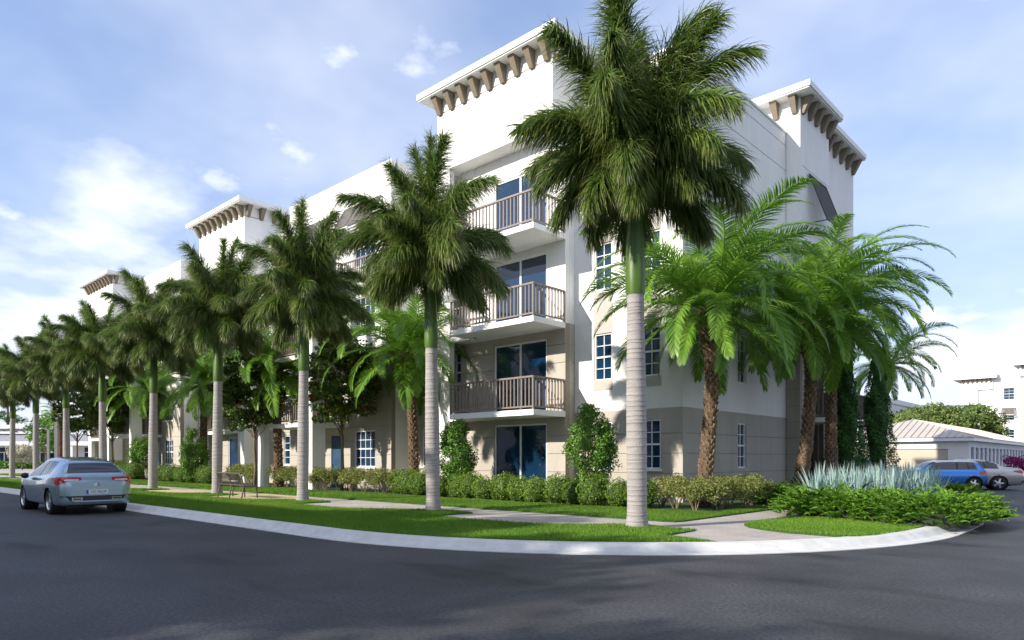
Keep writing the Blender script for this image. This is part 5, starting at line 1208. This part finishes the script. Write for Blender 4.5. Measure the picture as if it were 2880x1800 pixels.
# planting and a blossom tree before the shops
def far_hedge(px0, px1, Y, lb, mk, h=.9):
    x0, y0 = cam_loc(px0, Y); x1, y1 = cam_loc(px1, Y); rnd = np.random.default_rng(int(px0)+105); n = 2600; t = rnd.uniform(0, 1, n)
    C = np.c_[x0+(x1-x0)*t, y0+(y1-y0)*t, rnd.uniform(.05, 1, n)**.6*h*(1+.2*np.sin(t*37))]+rnd.normal(0, .25, (n, 3))*[1, 1, .2]; C -= [x0, y0, 0]
    o = put('flower_bed', join_np('flower_bed', [leaves('flower_bed', C, np.tile([0, 0, 1.0], (n, 1)), np.full(n, .16), rnd)]), mk, None, (x0, y0, .05)); tag(o, lb, 'flower bed'); struct(o, 'stuff')
far_hedge(-20, 92, 92, 'low green planting in front of the shop windows at the far left', 'bush_leaf'); far_hedge(55, 96, 95, 'strip of lilac flowers behind the low planting by the shops', 'lilac', 1.25); far_hedge(105, 215, 92, 'low green planting before the shops, behind the hatchback', 'bush_leaf', .8)
x, y = cam_loc(62, 84); bt = thing('blossom_tree', 'small cream blossomed tree in front of the shop windows', 'tree', (x, y, 0)); put('crown', clump_crown('crown', 91, 1.65, 1.15, 45, 60, .13, .5, .8, 2.15), 'flower', bt); put('trunk', branchy(92, 1.4, .8, .07), 'bark', bt)
x, y = cam_loc(128, 90); bt = thing('leafy_tree', 'small round green tree before the shops, behind the lamps', 'tree', (x, y, 0)); put('crown', clump_crown('crown', 93, 2.4, 2.6, 70, 70, .15, .7, .8, 4.9), 'bush_leaf', bt); put('trunk', branchy(94, 2.6, 1.4, .10), 'bark', bt)
x, y = cam_loc(171, 66)
date_palm('feather_palm', 'red brown trunked palm with yellowish drooping fronds behind the lamps', x, y, 5.2, (.0, .0), 17, nf=(2, 4, 6, 6, 4), r0=.24, r1=.21, rb=.26, boots='red_trunk', trunk='red_trunk', fs=.55)
x, y = cam_loc(22, 118)
cf = thing('conifer_tree', 'big dark conifer rising behind the shop roof at the left edge', 'tree', (x, y, 0))
rnd = np.random.default_rng(95); parts = []
for i in range(60):
    zf = rnd.uniform(.1, 1); rr_ = 4.2*(1-zf)**.75+.4; aa = rnd.uniform(0, 6.28); c = (rr_*.75*math.cos(aa), rr_*.75*math.sin(aa), 14.2*zf); p, nr = blob_points(rnd, 90, c, (1.2, 1.2, .45), .1); parts.append(leaves('crown', p, nr+np.array([0, 0, .6]), np.full(90, .2), rnd, .8, .3))
put('crown', join_np('crown', parts), 'cypress', cf); put('trunk', MB().tube([(0, 0, 0), (0, 0, 7), (0, 0, 13.5)], [.35, .25, .05], 8), 'bark', cf)

# ------------------------------------------------------------------ across the street, behind the viewer: what shades the road
NB = thing('terrace_building', 'plain flat roofed terrace across the street, outside the view', 'building', (0, -33.5, 0))
put('main_block', MB().box(-110, -7, -9, 0, 0, 12.6), 'garage_wall', NB); put('roof', MB().box(-110.3, -6.8, -9.3, .3, 12.601, 12.9), 'store_grey', NB)
for k in range(26):
    for z in (1.0, 4.4, 7.0)[:2]: put('window', MB().box(-9.5-k*4.3, -8.1-k*4.3, .001, .05, z, z+1.6), 'dark_glass', NB)
for i, (x, y, s_) in enumerate(((-5.0, -31.5, 1.62), (-1.2, -33.0, 1.55), (8.5, -33.5, 1.32), (14.0, -33.0, 1.36), (19.5, -33.5, 1.33), (25.0, -33.0, 1.36), (30.5, -33.4, 1.34), (36, -33.4, 1.34))):
    t = thing('leafy_tree', f'{ORD[i]} roadside tree across the street from the corner, outside the view', 'tree', (x, y, 0), i*1.9, 'trees across the street', s_); put('crown', _fc[i % 2], None, t); put('trunk', _ft[i % 2], None, t)
